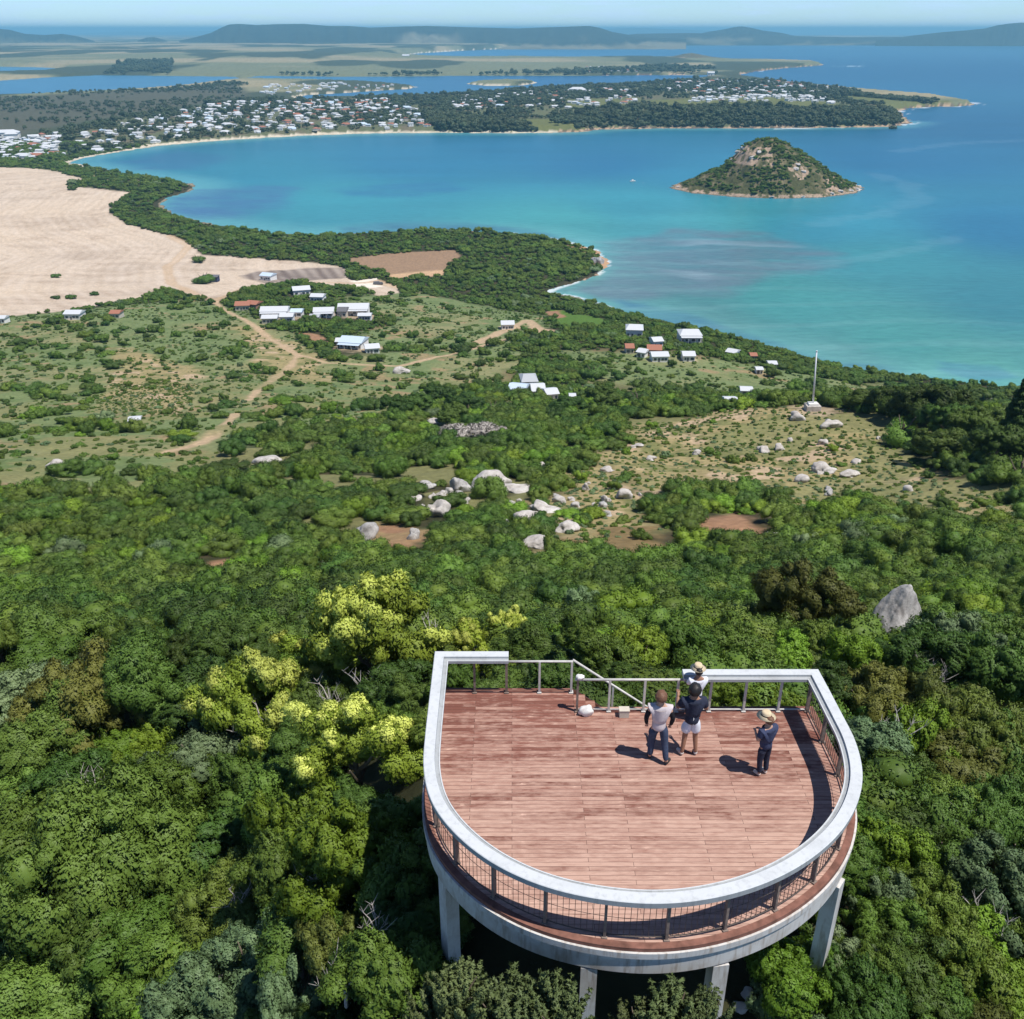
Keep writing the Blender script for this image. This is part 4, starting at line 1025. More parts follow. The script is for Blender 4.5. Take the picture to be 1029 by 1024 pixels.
QUARTERS = [  # polygon, how many, share of red roofs, words, group
    ([(60, 152), (130, 145), (240, 136), (248, 100), (200, 108), (120, 124), (55, 140)], 78, .10, 'among the trees at the west end of the bay town'),
    ([(0, 156), (55, 152), (60, 134), (0, 140)], 34, .1, 'in the trees where the beach begins'),
    ([(248, 137), (310, 133), (440, 130), (438, 119), (400, 100), (330, 103), (252, 103)], 118, .20, 'in the middle of the bay town'),
    ([(262, 100), (300, 95.5), (350, 92), (405, 88), (395, 85), (340, 83), (265, 85)], 32, .08, 'on the wooded neck beside the lagoon'),
    ([(450, 113), (520, 110), (520, 95), (460, 98)], 28, .15, 'between the town and the lagoon'),
    ([(522, 112), (560, 114), (640, 112), (636, 92), (580, 90), (522, 94)], 40, .2, 'on the low rise behind the headland wood'),
    ([(655, 93), (720, 100), (800, 98), (845, 95), (830, 90), (780, 84), (720, 81), (668, 86)], 92, .28, 'on the crowded rise by the lagoon mouth'),
    ([(690, 111), (760, 111), (835, 111), (830, 105), (790, 101), (700, 105)], 46, .05, 'in the white cluster above the headland cliff'),
    ([(575, 72), (640, 73), (648, 67), (580, 67)], 26, .5, 'on the far shore of the lagoon')]
for pts, n, red, words in QUARTERS:
    P = np.array(wpoly(pts, 8)); got = 0; tries = 0; n = int(n * 1.85)
    while got < n and tries < 6000:
        tries += 1
        x, y = rngh.uniform(P[:, 0].min(), P[:, 0].max()), rngh.uniform(P[:, 1].min(), P[:, 1].max())
        if not inside(np.array([x]), np.array([y]), [tuple(q) for q in P])[0]: continue
        mind = 12.5
        if any(abs(x - a) < mind and abs(y - b) < mind * 1.3 for a, b, *_ in HOUSES): continue
        if land_sd(np.array([x]), np.array([y]))[0] < 14: continue
        k = rngh.random(); rk = 2 if k < red else (1 if k < red + .17 else (3 if k < red + .27 else 0))
        HOUSES.append((x, y, ground(x, y), rk, int(rngh.integers(5)), rngh.uniform(.55, .88), rngh.normal() * .35 + (1.57 if rngh.random() < .25 else 0), words)); got += 1
HOUSES.append((*at_z(714, 77, 6)[:2], 5, 0, 3, 2.3, 0, '')); HOUSES.append((*at_z(803, 107, 12)[:2], 14, 0, 3, 1.7, 0.6, ''))
HOUSES.append((*at_z(580, 93, 8)[:2], 8, 0, 4, 1.9, 0.1, '')); HOUSES.append((*at_z(8, 138, 6)[:2], 6, 0, 4, 1.6, 0.3, '')); HOUSES.append((*at_z(408, 60, 6)[:2], 6, 0, 3, 3.5, 0, ''))
SPECIAL = ['tall white block at the mouth of the lagoon', 'white house with a tall tower-like front above the headland cliff', 'very large white building on the lagoon side of the town', 'wide white building at the left edge of the town', 'lone white building on the far beach beyond the lagoon']
hs = sorted(range(len(HOUSES)), key=lambda i: -HOUSES[i][5] / HOUSES[i][1])
nsp = len(HOUSES) - 5; keep_h = [i for i in hs if i >= nsp] + [i for i in hs if i < nsp][:285]; rest_h = [i for i in hs if i not in set(keep_h)]
for i in keep_h:
    x, y, z, rk, ty, s, rz, words = HOUSES[i]
    o = link('house', HM[rk][ty]); o.location = (x, y, z - .1); o.rotation_euler = (0, 0, rz); o.scale = (s, s, s)
    if i >= nsp: tag(o, SPECIAL[i - nsp], 'house')
    else: tag(o, f"small {RW[rk]} house {words}", 'house', f"{RW[rk]} houses {words}")

# ------------------------------------------------------------------ scrub
rngs = np.random.default_rng(31)
SHRUB = {}
for ki, (kind, mt) in enumerate((('dark', 'fol_dark'), ('mid', 'fol_mid'), ('bright', 'fol_bright'), ('olive', 'fol_olive'), ('grey', 'fol_grey'))):
    for var in range(3):
        rng = np.random.default_rng(700 + ki * 7 + var)
        C, rr = dome_clumps(rng, 3 + var % 2, 21, z0=.10, z1=1.30, cr=(.27, .46), zc=.16, low=.12)
        SHRUB[(kind, var)] = leafy_mesh('shrub', C, rr, 520, .050, M[mt], rng, core=.90, jit=.32, up=.12, rough=.30, soft=.8)
FAR = []
for var in range(3):
    rng = np.random.default_rng(760 + var)
    C, rr = dome_clumps(rng, 3, 12, z0=.3, z1=1.6, cr=(.34, .5)); FAR.append(leafy_mesh('far_tree', C, rr, 34, .22, M['far_tree'], rng, core=.85))
SK = list(SHRUB.keys())
def grid(x0, x1, y0, y1, c):
    gx, gy = np.meshgrid(np.arange(x0, x1, c), np.arange(y0, y1, c))
    gx = gx.ravel() + rngs.uniform(-.5, .5, gx.size) * c; gy = gy.ravel() + rngs.uniform(-.5, .5, gy.size) * c
    k = np.abs(np.arctan2(gx, gy)) < (R(35) if y0 >= 110 else R(52)); return gx[k], gy[k]
def keep_prob(x, y):
    pr = np.ones(len(x))
    for p in CLEAR: 
        m = poly_mask(x, y, p, 6, 8, 41); cl = sm(.56, .66, fbm(x / 15, y / 15, 91)) * .34 + .05
        pr = pr * (1 - m) + cl * m
    for p in DRYGRASS:
        m = poly_mask(x, y, p, 3, 6, 43, 12); cl = sm(.50, .62, fbm(x / 8, y / 8, 92)) * .45 + .03
        pr = pr * (1 - m) + np.minimum(pr, cl) * m
    pr *= 1 - .85 * sm(.55, .62, fbm(x / 15, y / 15, 69)) * sm(85, 120, np.hypot(x, y)) * (1 - sm(300, 420, np.hypot(x, y)))
    for p in REDDIRT: pr *= 1 - .97 * np.maximum(poly_mask(x, y, p, .6, 1.5, 58, 5), np.maximum.reduce([poly_mask(x + a, y + b, p, .6, .3) for a, b in ((1.3, 1), (-1.3, 1), (0, 2.5), (0, 4.2), (0, 5.8), (0, -1.0))]))
    for p in (BROWN, TANSTRIP, PAD, LAWN): pr *= 1 - poly_mask(x, y, p, 1, 0)
    pr *= 1 - .97 * poly_mask(x, y, BURNT, 1, 0)
    fm = poly_mask(x, y, FIELD, 1.5, 1); pr *= 1 - fm
    for ln, w in TRACKS: pr *= 1 - line_mask(x, y, ln, w + 1.3, 1)
    for a, b, r in HOUSE_CLEAR: pr *= ~((np.hypot(x - a, (y - b) * (.75 if True else 1)) < r) | ((np.abs(x - a) < r) & (y < b) & (y > b - r * 2.2)))
    fp = hit(816, 412); pr *= ~((np.abs(x - fp[0]) < 6) & (y < fp[1] + 4) & (y > fp[1] - 34))
    for a, b, r, ln in ROCK_XY: pr *= ~((np.abs(x - a) < r * .9) & (y < b + r) & (y > b - max(ln * .35, r * 1.6)))
    return pr
PX, PY, PR_, PK = [], [], [], []
def take(x, y, r, far=False):
    PX.append(x); PY.append(y); PR_.append(r); PK.append(np.full(len(x), 1 if far else 0))
for x0, x1, y0, y1, c, rm in ((-52, 52, 8, 40, 2.3, 1.05), (-72, 72, 40, 62, 1.8, 1.10), (-120, 120, 62, 125, 2.2, 1.35), (-215, 215, 125, 290, 2.85, 1.60), (-420, 420, 290, 620, 3.4, 1.9), (-750, 350, 620, 1050, 4.6, 2.4), (-1000, 0, 1050, 1650, 6.5, 3.2)):
    x, y = grid(x0, x1, y0, y1, c)
    k = rngs.random(len(x)) < keep_prob(x, y); x, y = x[k], y[k]
    k = land_sd(x, y) > (4 if y0 < 1000 else 8); x, y = x[k], y[k]
    if y1 <= 125:
        dd = np.min(np.hypot(x[:, None] - TREE_XY[None, :, 0], y[:, None] - TREE_XY[None, :, 1]) - TREE_XY[None, :, 2] * .75, axis=1)
        k = (dd > 0) & (sdist(x, y, DECK_POLY) < -1.6); x, y = x[k], y[k]
    r = rm * np.exp(rngs.normal(size=len(x)) * .42)
    if y0 >= 290: r = r * (.65 + .5 * sm(.5, .7, fbm(x / 40, y / 40, 93)))
    else: r = r * (.8 + .5 * fbm(x / 18, y / 18, 94))
    r = np.clip(r, .40 * rm, 1.55 * rm)
    for p in DRYGRASS: r = r * (1 - .45 * poly_mask(x, y, p, 3, 6, 43, 12))
    take(x, y, r)
# town trees, headland wood, trees along the far lagoon shores
x, y = grid(-1600, 1300, 1500, 3600, 9.5)
k = inside(x, y, TOWN) & (rngs.random(len(x)) < .14 + .60 * sm(.40, .58, fbm(x / 70, y / 70, 95)))
for p in HEADGRASS: k &= ~inside(x, y, p)
for pts in ([(640, 102), (640, 112), (860, 113), (850, 104), (780, 98), (660, 92)],): k &= ~(inside(x, y, wpoly(pts, 12)) & (rngs.random(len(x)) < .7))
x, y = x[k], y[k]; HA = np.array([(h[0], h[1]) for h in HOUSES]); k = np.ones(len(x), bool)
for a, b in HA: k &= ~((np.abs(x - a) < 10) & (y < b + 10) & (y > b - 26))
k &= land_sd(x, y) > 16; x, y = x[k], y[k]; take(x, y, 3.6 * np.exp(rngs.normal(size=len(x)) * .3), True)
x, y = grid(-1700, 300, 1900, 5200, 24); k = inside(x, y, WET) & (rngs.random(len(x)) < sm(.35, .65, fbm(x / 160, y / 160, 100))); x, y = x[k], y[k]; take(x, y, rngs.uniform(2, 5, len(x)), True)
for pts, c, rm in (([(425, 118), (450, 116.5), (520, 124), (558, 131), (520, 132), (450, 130), (430, 124)], 6.2, 4.6), ([(640, 121), (690, 118.5), (770, 118.5), (850, 117), (895, 114.5), (912, 120), (905, 125), (800, 127.5), (700, 127.5), (640, 127)], 6.5, 4.4), ([(555, 124), (640, 118), (640, 127), (600, 128)], 8, 4.5),
                   ([(60, 76), (95, 75.5), (130, 64), (175, 64), (170, 74), (130, 75)], 14, 6), ([(525, 75), (650, 75), (720, 73.5), (722, 69), (660, 66), (600, 70), (525, 71)], 18, 7), ([(280, 75.5), (520, 75), (520, 71.5), (450, 72), (360, 74.3), (280, 73)], 20, 6), ([(845, 97.4), (880, 97.2), (945, 101.5), (930, 102.6)], 7, 4), ([(30, 92), (150, 88), (240, 80), (250, 84), (160, 92), (40, 95)], 22, 3.5)):
    P = wpoly(pts, 10); Q = np.array(P)
    gx, gy = grid(Q[:, 0].min(), Q[:, 0].max(), Q[:, 1].min(), Q[:, 1].max(), c); k = inside(gx, gy, P); gx, gy = gx[k], gy[k]
    k = land_sd(gx, gy) > 9; gx, gy = gx[k], gy[k]; k = rngs.random(len(gx)) < (.9 if c < 9 else sm(.38, .6, fbm(gx / 120, gy / 120, 97)) * .9); gx, gy = gx[k], gy[k]
    take(gx, gy, rm * np.exp(rngs.normal(size=len(gx)) * .25), True)

# ------------------------------------------------------------------ the island
ISL_V = at_z(768, 188); iy0 = ISL_V[1]; ipx = (iy0 * CT + CAM_H * ST) / F_PX
def isl_height(X, Y):
    u = X / ipx
    prof = np.interp(u, [-97, -88, -66, -43, -33, -24, -12, 0, 14, 30, 50, 70, 86, 97], [0, 3, 13, 23, 34, 47, 52, 52, 48, 39, 27, 13, 5, 0])
    yw = np.interp(u, [-97, -80, -40, 0, 40, 80, 97], [10, 46, 74, 84, 74, 46, 10])
    t = np.abs(Y + 6) / yw
    h = prof * ipx * .90 * np.clip(1 - t ** 1.5, -1, 1)
    ang = np.arctan2(Y, X); h = h + (fbm(X / 24 + 30, Y / 24, 111) - .5) * 6 * np.clip(1 - t, .15, 1) + (fbm(X / 7, Y / 7, 112) - .5) * 4 - 1.0
    return np.where((np.abs(u) > 99) | (t > 1.15), -3, h)
gx, gy = np.meshgrid(np.linspace(-100 * ipx, 100 * ipx, 260), np.linspace(-100, 100, 220))
X, Y = gx.ravel(), gy.ravel(); Z = isl_height(X, Y)
W3 = 260; ii = (np.arange(219)[:, None] * W3 + np.arange(W3 - 1)[None]).ravel(); Fi = np.stack([ii, ii + 1, ii + W3 + 1, ii + W3], 1)
ime = new_mesh('island', np.c_[X, Y, Z], Fi[Z[Fi].max(1) > -1.5])
ic = np.tile(np.array([.075, .080, .035]), (len(X), 1))
ic = mixc(ic, sm(.45, .6, fbm(X / 9, Y / 9, 113)) * .8, (.17, .145, .085))
rk = np.clip(sm(.40, .52, fbm(X / 5, Y / 5, 114)) * ((Z < 3.2) | ((X / ipx > -42) & (X / ipx < -4) & (Z > 30) & (Z < 48)) | ((np.hypot(X / ipx - 20, (Z - 26) * 1.2) < 11) & (Y < 0)) | ((X / ipx > 45) & (Z < 16))), 0, 1)
ic = mixc(ic, rk, (.36, .27, .20)); ic = mixc(ic, ((Z < 1.3) * (fbm(X / 6, Y / 6, 115) > .45)).astype(float), (.34, .27, .20)); ic = mixc(ic, (Z < .5).astype(float) * .8, (.10, .08, .065))
attr(ime, 'tint', ic, 'FLOAT_COLOR')
t = NT('island_soil'); n = t.noise(t.coord(), .35, 7, .65)
t.bsdf(t.mix(.7, t.attr('tint'), t.ramp(n, [(.3, (.45, .45, .45)), (.7, (1.5, 1.45, 1.4))]), 'MULTIPLY'), .95, .1, t.bump(n, .7, 1.2)); ime.materials.append(t.mat)
o = structure('island', ime); o.location = (ISL_V[0], iy0, 0)
x, y = rngs.uniform(-95, 95, 6500) * ipx, rngs.uniform(-90, 90, 6500); z = isl_height(x, y)
k = (z > 4.5) & (rngs.random(len(x)) < .12 + .8 * sm(.42, .56, fbm(x / 20, y / 20, 116))) & ~((x / ipx > -42) & (x / ipx < -4) & (z > 30) & (z < 48) & (rngs.random(len(x)) < .8)) & ~(np.hypot(x / ipx - 20, (z - 26) * 1.2) < 9)
ISL_N = k.sum(); take(x[k] + ISL_V[0], y[k] + iy0, 1.5 * np.exp(rngs.normal(size=k.sum()) * .3))
for k2, (uu, zz, s) in enumerate([(-88, 1.5, 3), (-30, 41, 5), (-22, 38, 4.5), (-15, 43, 4), (-36, 33, 4), (-26, 45, 4), (18, 27, 5), (25, 24, 4), (20, 31, 4), (62, 3, 5), (75, 2, 4.5), (86, 1, 5), (50, 2, 4), (-10, 1, 3.5), (20, 1, 3), (94, 0.5, 4)]):
    ys_ = np.linspace(-99, 0, 200); zi = isl_height(np.full(200, uu * ipx), ys_); j = int(np.argmin(np.abs(zi - zz)))
    o = link('boulder', rock_mesh(620 + k2, s, s * .8, s * .6, M['pale_rock'], 3)); o.location = (ISL_V[0] + uu * ipx, iy0 + ys_[j], max(zi[j], -.3))
    tag(o, 'pinkish granite boulder on the cone-shaped island', 'rock', 'granite boulders on the island')

x, y = grid(-150, 170, 95, 330, 1.15); m = np.zeros(len(x))
for p in DRYGRASS: m = np.maximum(m, poly_mask(x, y, p, 3, 7, 43, 12))
k = rngs.random(len(x)) < m * .55; x, y = x[k], y[k]; TUFT0 = sum(map(len, PX)); take(x, y, rngs.uniform(.18, .42, len(x))); n0 = len(x)
x, y = grid(-330, 260, 150, 620, 2.3); m = np.zeros(len(x))
for p in CLEAR: m = np.maximum(m, poly_mask(x, y, p, 6, 8, 41))
for ln, w in TRACKS: m = m * (1 - line_mask(x, y, ln, w + .6, .5))
m = m * (1 - poly_mask(x, y, FIELD, 1.5, 1)) * ~np.any([np.hypot(x - a, y - b) < r for a, b, r in HOUSE_CLEAR], axis=0)
k = rngs.random(len(x)) < m * .50 * sm(.30, .60, fbm(x / 9, y / 9, 96)); x, y = x[k], y[k]; take(x, y, rngs.uniform(.25, .85, len(x)) ** 1.3); TUFT1 = TUFT0 + n0 + len(x)
PX, PY, PR_, PK = map(np.concatenate, (PX, PY, PR_, PK))
PZ = height(PX, PY); ISLM = np.zeros(len(PX), bool); ISLM[TUFT0 - ISL_N:TUFT0] = True; PZ[ISLM] = isl_height(PX[ISLM] - ISL_V[0], PY[ISLM] - iy0)
nk = fbm(PX / 30, PY / 30, 98) * .6 + rngs.random(len(PX)) * .4
q = fbm(PX / 60, PY / 60, 99)
dst = np.hypot(PX, PY)
kind = np.where(nk < .36, 0, np.where(nk < .60, 1, np.where(nk < .65, 2, np.where(nk < .73, 3, 4))))
kind = np.where((kind == 2) & (dst > 330), 1, kind); kind = np.where((kind == 4) & (rngs.random(len(kind)) < .5), 1, kind)
kind = np.where((dst > 330) & (rngs.random(len(kind)) < .12), 0, kind); kind = np.where((dst > 560) & (kind == 0) & (rngs.random(len(kind)) < .5), 3, kind); kind[ISLM] = np.where(rngs.random(ISL_N) < .45, 1, 3); kind[TUFT0:TUFT1] = np.where((dst[TUFT0:TUFT1] < 160) | (rngs.random(TUFT1 - TUFT0) < .45), np.where(rngs.random(TUFT1 - TUFT0) < .55, 3, 4), np.where(rngs.random(TUFT1 - TUFT0) < .5, 0, 1))
SI = np.where(PK == 1, 15 + rngs.integers(0, 3, len(PX)), kind * 3 + rngs.integers(0, 3, len(PX)))
pu, pv, pz = project(np.c_[PX, PY, PZ + PR_ * .6]); size = PR_ * F_PX / pz
hid = (pu > 425) & (pu < 868) & (pv > 665)
score = np.where((pu > 5) & (pu < 1024) & (pv < 1000) & ~hid & (PK == 0), size, 0)
TPXA = np.array([px_of_tree(t) for t in TREES])
for a, b, r in TPXA: score = np.where((np.abs(pu - a) < r * .9) & (pv - b < r * 1.2) & (pv - b > -r * .5), score * .25, score)
top = np.argsort(-score)[:290]
SHRUB_MARKS = []
for nm, u, v in (('the tall grey boulder', 897, 618), ('the bare brown patch', 735, 528), ('the brown grass clearing', 630, 546), ('the lowest pale boulder', 544, 546), ('the bare red earth', 410, 540), ('the white split boulder', 440, 513), ('the deck', 0, 0), ('the reddish-olive tree', 821, 603), ('the flowering trees', 300, 690)):
    p = hit(u, v) if u else (2.6, 15); SHRUB_MARKS.append((nm, p[0], p[1]))
SWORD = ['dark green', 'mid green', 'bright green', 'olive green', 'grey-green']
first = {}
for i in sorted(top, key=lambda i: min(math.hypot(PX[i] - a, PY[i] - b) for _, a, b in SHRUB_MARKS)):
    kd = SK[SI[i]]; o = link('shrub', SHRUB[kd]); r = PR_[i]
    o.location = (PX[i], PY[i], PZ[i] - .08); o.scale = (r, r, r * random.uniform(.8, 1.15)); o.rotation_euler = (0, 0, random.random() * 6.28)
    tag(o, nearest_label(SWORD[SI[i] // 3], 'shrub', PX[i], PY[i], SHRUB_MARKS), 'shrub', 'shrubs on the slope behind the deck'); first.setdefault(int(SI[i]), o)
def scatter(name, sel, sources):
    """one object of uncountable plants: copies of SOURCES on the points SEL"""
    n = sel.sum() if sel.dtype == bool else len(sel)
    me = bpy.data.meshes.new(name); me.vertices.add(n)
    me.vertices.foreach_set('co', np.c_[PX[sel], PY[sel], PZ[sel] - .08].astype(np.float32).ravel())
    r = PR_[sel]; attr(me, 'size', np.c_[r * rngs.uniform(.75, 1.3, n), r * rngs.uniform(.75, 1.3, n), r * rngs.uniform(.6, 1.25, n)], 'FLOAT_VECTOR'); attr(me, 'turn', np.c_[np.zeros(n), np.zeros(n), rngs.random(n) * 6.28], 'FLOAT_VECTOR'); attr(me, 'which', SI[sel], 'INT')
    o = link(name, me); o['kind'] = 'stuff'
    g = bpy.data.node_groups.new(name, 'GeometryNodeTree')
    g.interface.new_socket('Geometry', in_out='INPUT', socket_type='NodeSocketGeometry'); g.interface.new_socket('Geometry', in_out='OUTPUT', socket_type='NodeSocketGeometry')
    N, L = g.nodes, g.links
    gi, go, jn = N.new('NodeGroupInput'), N.new('NodeGroupOutput'), N.new('GeometryNodeJoinGeometry')
    def named(nm, typ):
        a = N.new('GeometryNodeInputNamedAttribute'); a.data_type = typ; a.inputs['Name'].default_value = nm; return a.outputs['Attribute']
    a_s, a_t, a_w = named('size', 'FLOAT_VECTOR'), named('turn', 'FLOAT_VECTOR'), named('which', 'INT')
    for k, src in sources.items():
        oi = N.new('GeometryNodeObjectInfo'); oi.inputs['Object'].default_value = src; oi.transform_space = 'ORIGINAL'
        cp = N.new('FunctionNodeCompare'); cp.data_type = 'INT'; cp.operation = 'EQUAL'; L.new(a_w, cp.inputs[2]); cp.inputs[3].default_value = k
        ip = N.new('GeometryNodeInstanceOnPoints')
        L.new(gi.outputs[0], ip.inputs['Points']); L.new(cp.outputs[0], ip.inputs['Selection']); L.new(oi.outputs['Geometry'], ip.inputs['Instance'])
        L.new(a_t, ip.inputs['Rotation']); L.new(a_s, ip.inputs['Scale']); L.new(ip.outputs[0], jn.inputs[0])
    L.new(jn.outputs[0], go.inputs[0])
    md = o.modifiers.new('spread', 'NODES'); md.node_group = g; return o
rest = np.ones(len(PX), bool); rest[top] = False
if len(first) < 15:
    for k in range(15):
        if k not in first:
            c = [i for i in np.where(rest & (SI == k))[0]]
            i = max(c, key=lambda i: score[i]); rest[i] = False; o = link('shrub', SHRUB[SK[k]]); o.location = (PX[i], PY[i], PZ[i] - .08); o.scale = (PR_[i],) * 3
            tag(o, nearest_label(SWORD[k // 3], 'shrub', PX[i], PY[i], SHRUB_MARKS), 'shrub', 'shrubs on the slope behind the deck'); first[k] = o
scatter('scrub', rest & (PK == 0), first)
# three trees of the town stand for themselves, on its beach end, its headland and its middle
TT = {}
for k, (u, v, lab) in enumerate(((560, 126, 'dark round tree at the left end of the headland wood'), (640, 124, 'dark tree in the middle of the headland shore'), (898, 124, 'dark tree at the seaward end of the headland wood'))):
    p = at_z(u, v, 10); o = link('tree', FAR[k]); o.location = (p[0], p[1], ground(p[0], p[1])); o.scale = (6, 6, 6); tag(o, lab, 'tree'); TT[15 + k] = o
scatter('town_woods', rest & (PK == 1), TT)
hb = MB()
for i in rest_h:
    x, y, z, rk, ty, s, rz, words = HOUSES[i]; me = HM[rk][ty]; T = Matrix.Translation((x, y, z)) @ Matrix.Rotation(rz, 4, 'Z') @ Matrix.Scale(s, 4)
    hb.add([T @ q.co for q in me.vertices], [tuple(f.vertices) for f in me.polygons]); hb.m[-len(me.polygons):] = [[0, 1 + rk, 5][f.material_index] for f in me.polygons]
if rest_h:
    o = hb.build('distant_houses', [M['wall_white'], M['roof_white'], M['roof_grey'], M['roof_red'], M['roof_blue'], M['window']]); o['kind'] = 'stuff'
print('TREES', len(TREES), 'SCRUB', len(PX), 'HOUSES', len(HOUSES))

# ------------------------------------------------------------------ the viewing deck
def wood_mat(name, base, pale, dark, planks=True):
    t = NT(name); c = t.coord()
    br = t.node('TexBrick', Scale=1.0, offset=.37, offset_frequency=2)
    t.put(br.inputs['Vector'], c)
    for k, v in (('Color1', (.25, .25, .25, 1)), ('Color2', (.85, .85, .85, 1)), ('Mortar', (0, 0, 0, 1)), ('Mortar Size', .0035), ('Bias', 0.0), ('Brick Width', 2.3), ('Row Height', .108)): br.inputs[k].default_value = v
    # every board weathers by itself: its own row of the noise
    sx = t.node('SeparateXYZ'); t.put(sx.inputs[0], c)
    bc = t.node('SeparateColor'); t.put(bc.inputs[0], br.outputs['Color'])
    def board(sxk, rk, syk):
        cb = t.n.new('ShaderNodeCombineXYZ'); t.put(cb.inputs[0], t.math('MULTIPLY', sx.outputs[0], sxk)); t.put(cb.inputs[1], t.math('ADD', t.math('MULTIPLY', bc.outputs[0], rk), t.math('MULTIPLY', sx.outputs[1], syk))); return cb.outputs[0]
    st = t.noise(board(1.3, 71, 30), 1.0, 6, .7)
    bl = t.math('ADD', t.math('MULTIPLY', t.noise(board(.8, 57, .9), 1.0, 5, .65), .5), t.math('MULTIPLY', t.noise(t.coord('Object', (.40, .8, 1)), 1.5, 6, .68), .5))
    fine = t.noise(board(2.4, 93, 7), 1.4, 5, .6)
    base_c = t.mix(br.outputs['Color'], dark, base)
    w = t.math('ADD', t.math('ADD', t.math('MULTIPLY', bl, .62), t.math('MULTIPLY', fine, .46)), t.math('MULTIPLY', br.outputs['Color'], .22))
    # more worn towards the open front of the deck
    sep = t.node('SeparateXYZ'); t.put(sep.inputs[0], c)
    w = t.math('ADD', w, t.math('MULTIPLY', t.math('SUBTRACT', 15.6, sep.outputs[1]), .034))
    col = t.mix(t.ramp(w, [(.54, 0.0), (.65, .5), (.80, .95)]), base_c, pale)
    col = t.mix(t.ramp(st, [(.54, 0.0), (.68, .60)]), col, dark)
    col = t.mix(t.ramp(fine, [(.64, 0.0), (.70, .65)]), col, [min(1, k * 1.3) for k in pale])
    gap = t.math('SUBTRACT', 1.0, br.outputs['Fac'])
    col = t.mix(br.outputs['Fac'], col, (.03, .016, .012))
    t.bsdf(col, .75, .2, t.bump(t.math('ADD', gap, t.math('MULTIPLY', st, .25)), .5, .008)); return t.mat
M['deck'] = wood_mat('deck_planks', (.285, .118, .086), (.50, .325, .255), (.130, .050, .036))
M['rim'] = plain('rim_boards', (.20, .095, .070), .8, .2, .45, 5)
def dirty_white(name, base, dirt, amt, sc=2.2):
    t = NT(name); c = t.coord(); n = t.noise(c, sc, 8, .65); n2 = t.noise(t.coord('Object', (5, 5, .7)), 2.0, 5, .6)
    col = t.mix(t.ramp(n, [(.48, 0.0), (.78, amt)]), base, dirt)
    col = t.mix(t.ramp(n2, [(.50, 0.0), (.72, amt * 1.1)]), col, dirt)
    t.bsdf(col, .5, .35, t.bump(n, .08, .01)); return t.mat
M['cap'] = dirty_white('white_rail_paint', (.56, .585, .60), (.36, .38, .39), .45)
M['cap_edge'] = dirty_white('grey_rail_edge', (.36, .38, .39), (.22, .225, .225), .5)  # greyer tone on the sides and ledge of the cap
M['concrete'] = dirty_white('stained_concrete', (.58, .57, .55), (.30, .24, .19), .75, 1.4)
M['post'] = plain('rail_post_steel', (.20, .155, .13), .7, .3, .35, 9)
M['rod'] = plain('thin_rods', (.085, .065, .055), .7, .3, .2)
M['tube'] = plain('galvanised_tube', (.52, .51, .48), .5, .4, .18, 6)
RAIL_H, CAP_B = 1.08, .955
deck = thing('viewing_deck', 'large D-shaped timber viewing deck on pillars with a broad white curved rail', 'viewing deck', (2.6, 15.2, DECK_Z))
def add_part(o): 
    o.parent = deck; o.matrix_parent_inverse = Matrix.Translation((-2.6, -15.2, -DECK_Z)); return o
def sweep(name, line, prof, mat, midx=None):
    """profile of (inward offset, height above the deck) carried along a plan line"""
    L = [offset(line, d) for d, _ in prof]; n = len(prof); b = MB()
    V = [(L[j][i][0], L[j][i][1], DECK_Z + prof[j][1]) for i in range(len(line)) for j in range(n)]
    Fs = [(i * n + j, i * n + (j + 1) % n, (i + 1) * n + (j + 1) % n, (i + 1) * n + j) for i in range(len(line) - 1) for j in range(n)]
    Fs += [tuple(range(n))[::-1], tuple((len(line) - 1) * n + j for j in range(n))]
    b.add(V, Fs)
    if midx: b.m = [midx[k % n] for k in range((len(line) - 1) * n)] + [0, 0]
    return add_part(b.build(name, mat))
# floor
b = MB(); P = [(x, y) for x, y in DECK_POLY]; n = len(P)
b.add([(x, y, DECK_Z) for x, y in P] + [(x, y, DECK_Z - .05) for x, y in P], [tuple(range(n)), tuple(range(2 * n - 1, n - 1, -1))] + [((i + 1) % n, i, n + i, n + (i + 1) % n) for i in range(n)])
floor = add_part(b.build('deck_floor', M['deck']))
RIMLINE = PLAN[1:-1]
sweep('rim_board', RIMLINE, [(-.030, .012), (.10, .012), (.10, -.16), (-.030, -.16)], M['rim'])
sweep('ring_beam', RIMLINE, [(-.075, -.07), (-.033, -.07), (-.033, -.162), (.30, -.162), (.30, -.62), (-.03, -.62), (-.03, -.24), (-.075, -.205)], M['concrete'])
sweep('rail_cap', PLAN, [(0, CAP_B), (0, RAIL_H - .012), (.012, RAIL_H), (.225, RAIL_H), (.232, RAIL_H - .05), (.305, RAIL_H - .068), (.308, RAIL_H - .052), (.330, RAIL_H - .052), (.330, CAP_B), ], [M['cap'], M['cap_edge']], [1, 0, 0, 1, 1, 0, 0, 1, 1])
def along(line, step):
    seg = np.linalg.norm(np.diff(line, axis=0), axis=1); s = np.r_[0, np.cumsum(seg)]; n = max(1, round(s[-1] / step)); out = []
    for k in range(n + 1):
        q = s[-1] * k / n; i = min(np.searchsorted(s, q, 'right') - 1, len(seg) - 1); f = (q - s[i]) / seg[i]
        p = line[i] + (line[i + 1] - line[i]) * f; t = (line[i + 1] - line[i]) / seg[i]; out.append((p, t))
    return out
MID = offset(PLAN, .165)
RAILLINE = MID[1:-1]; SPOTS = along(RAILLINE, 1.06)
me_post = None
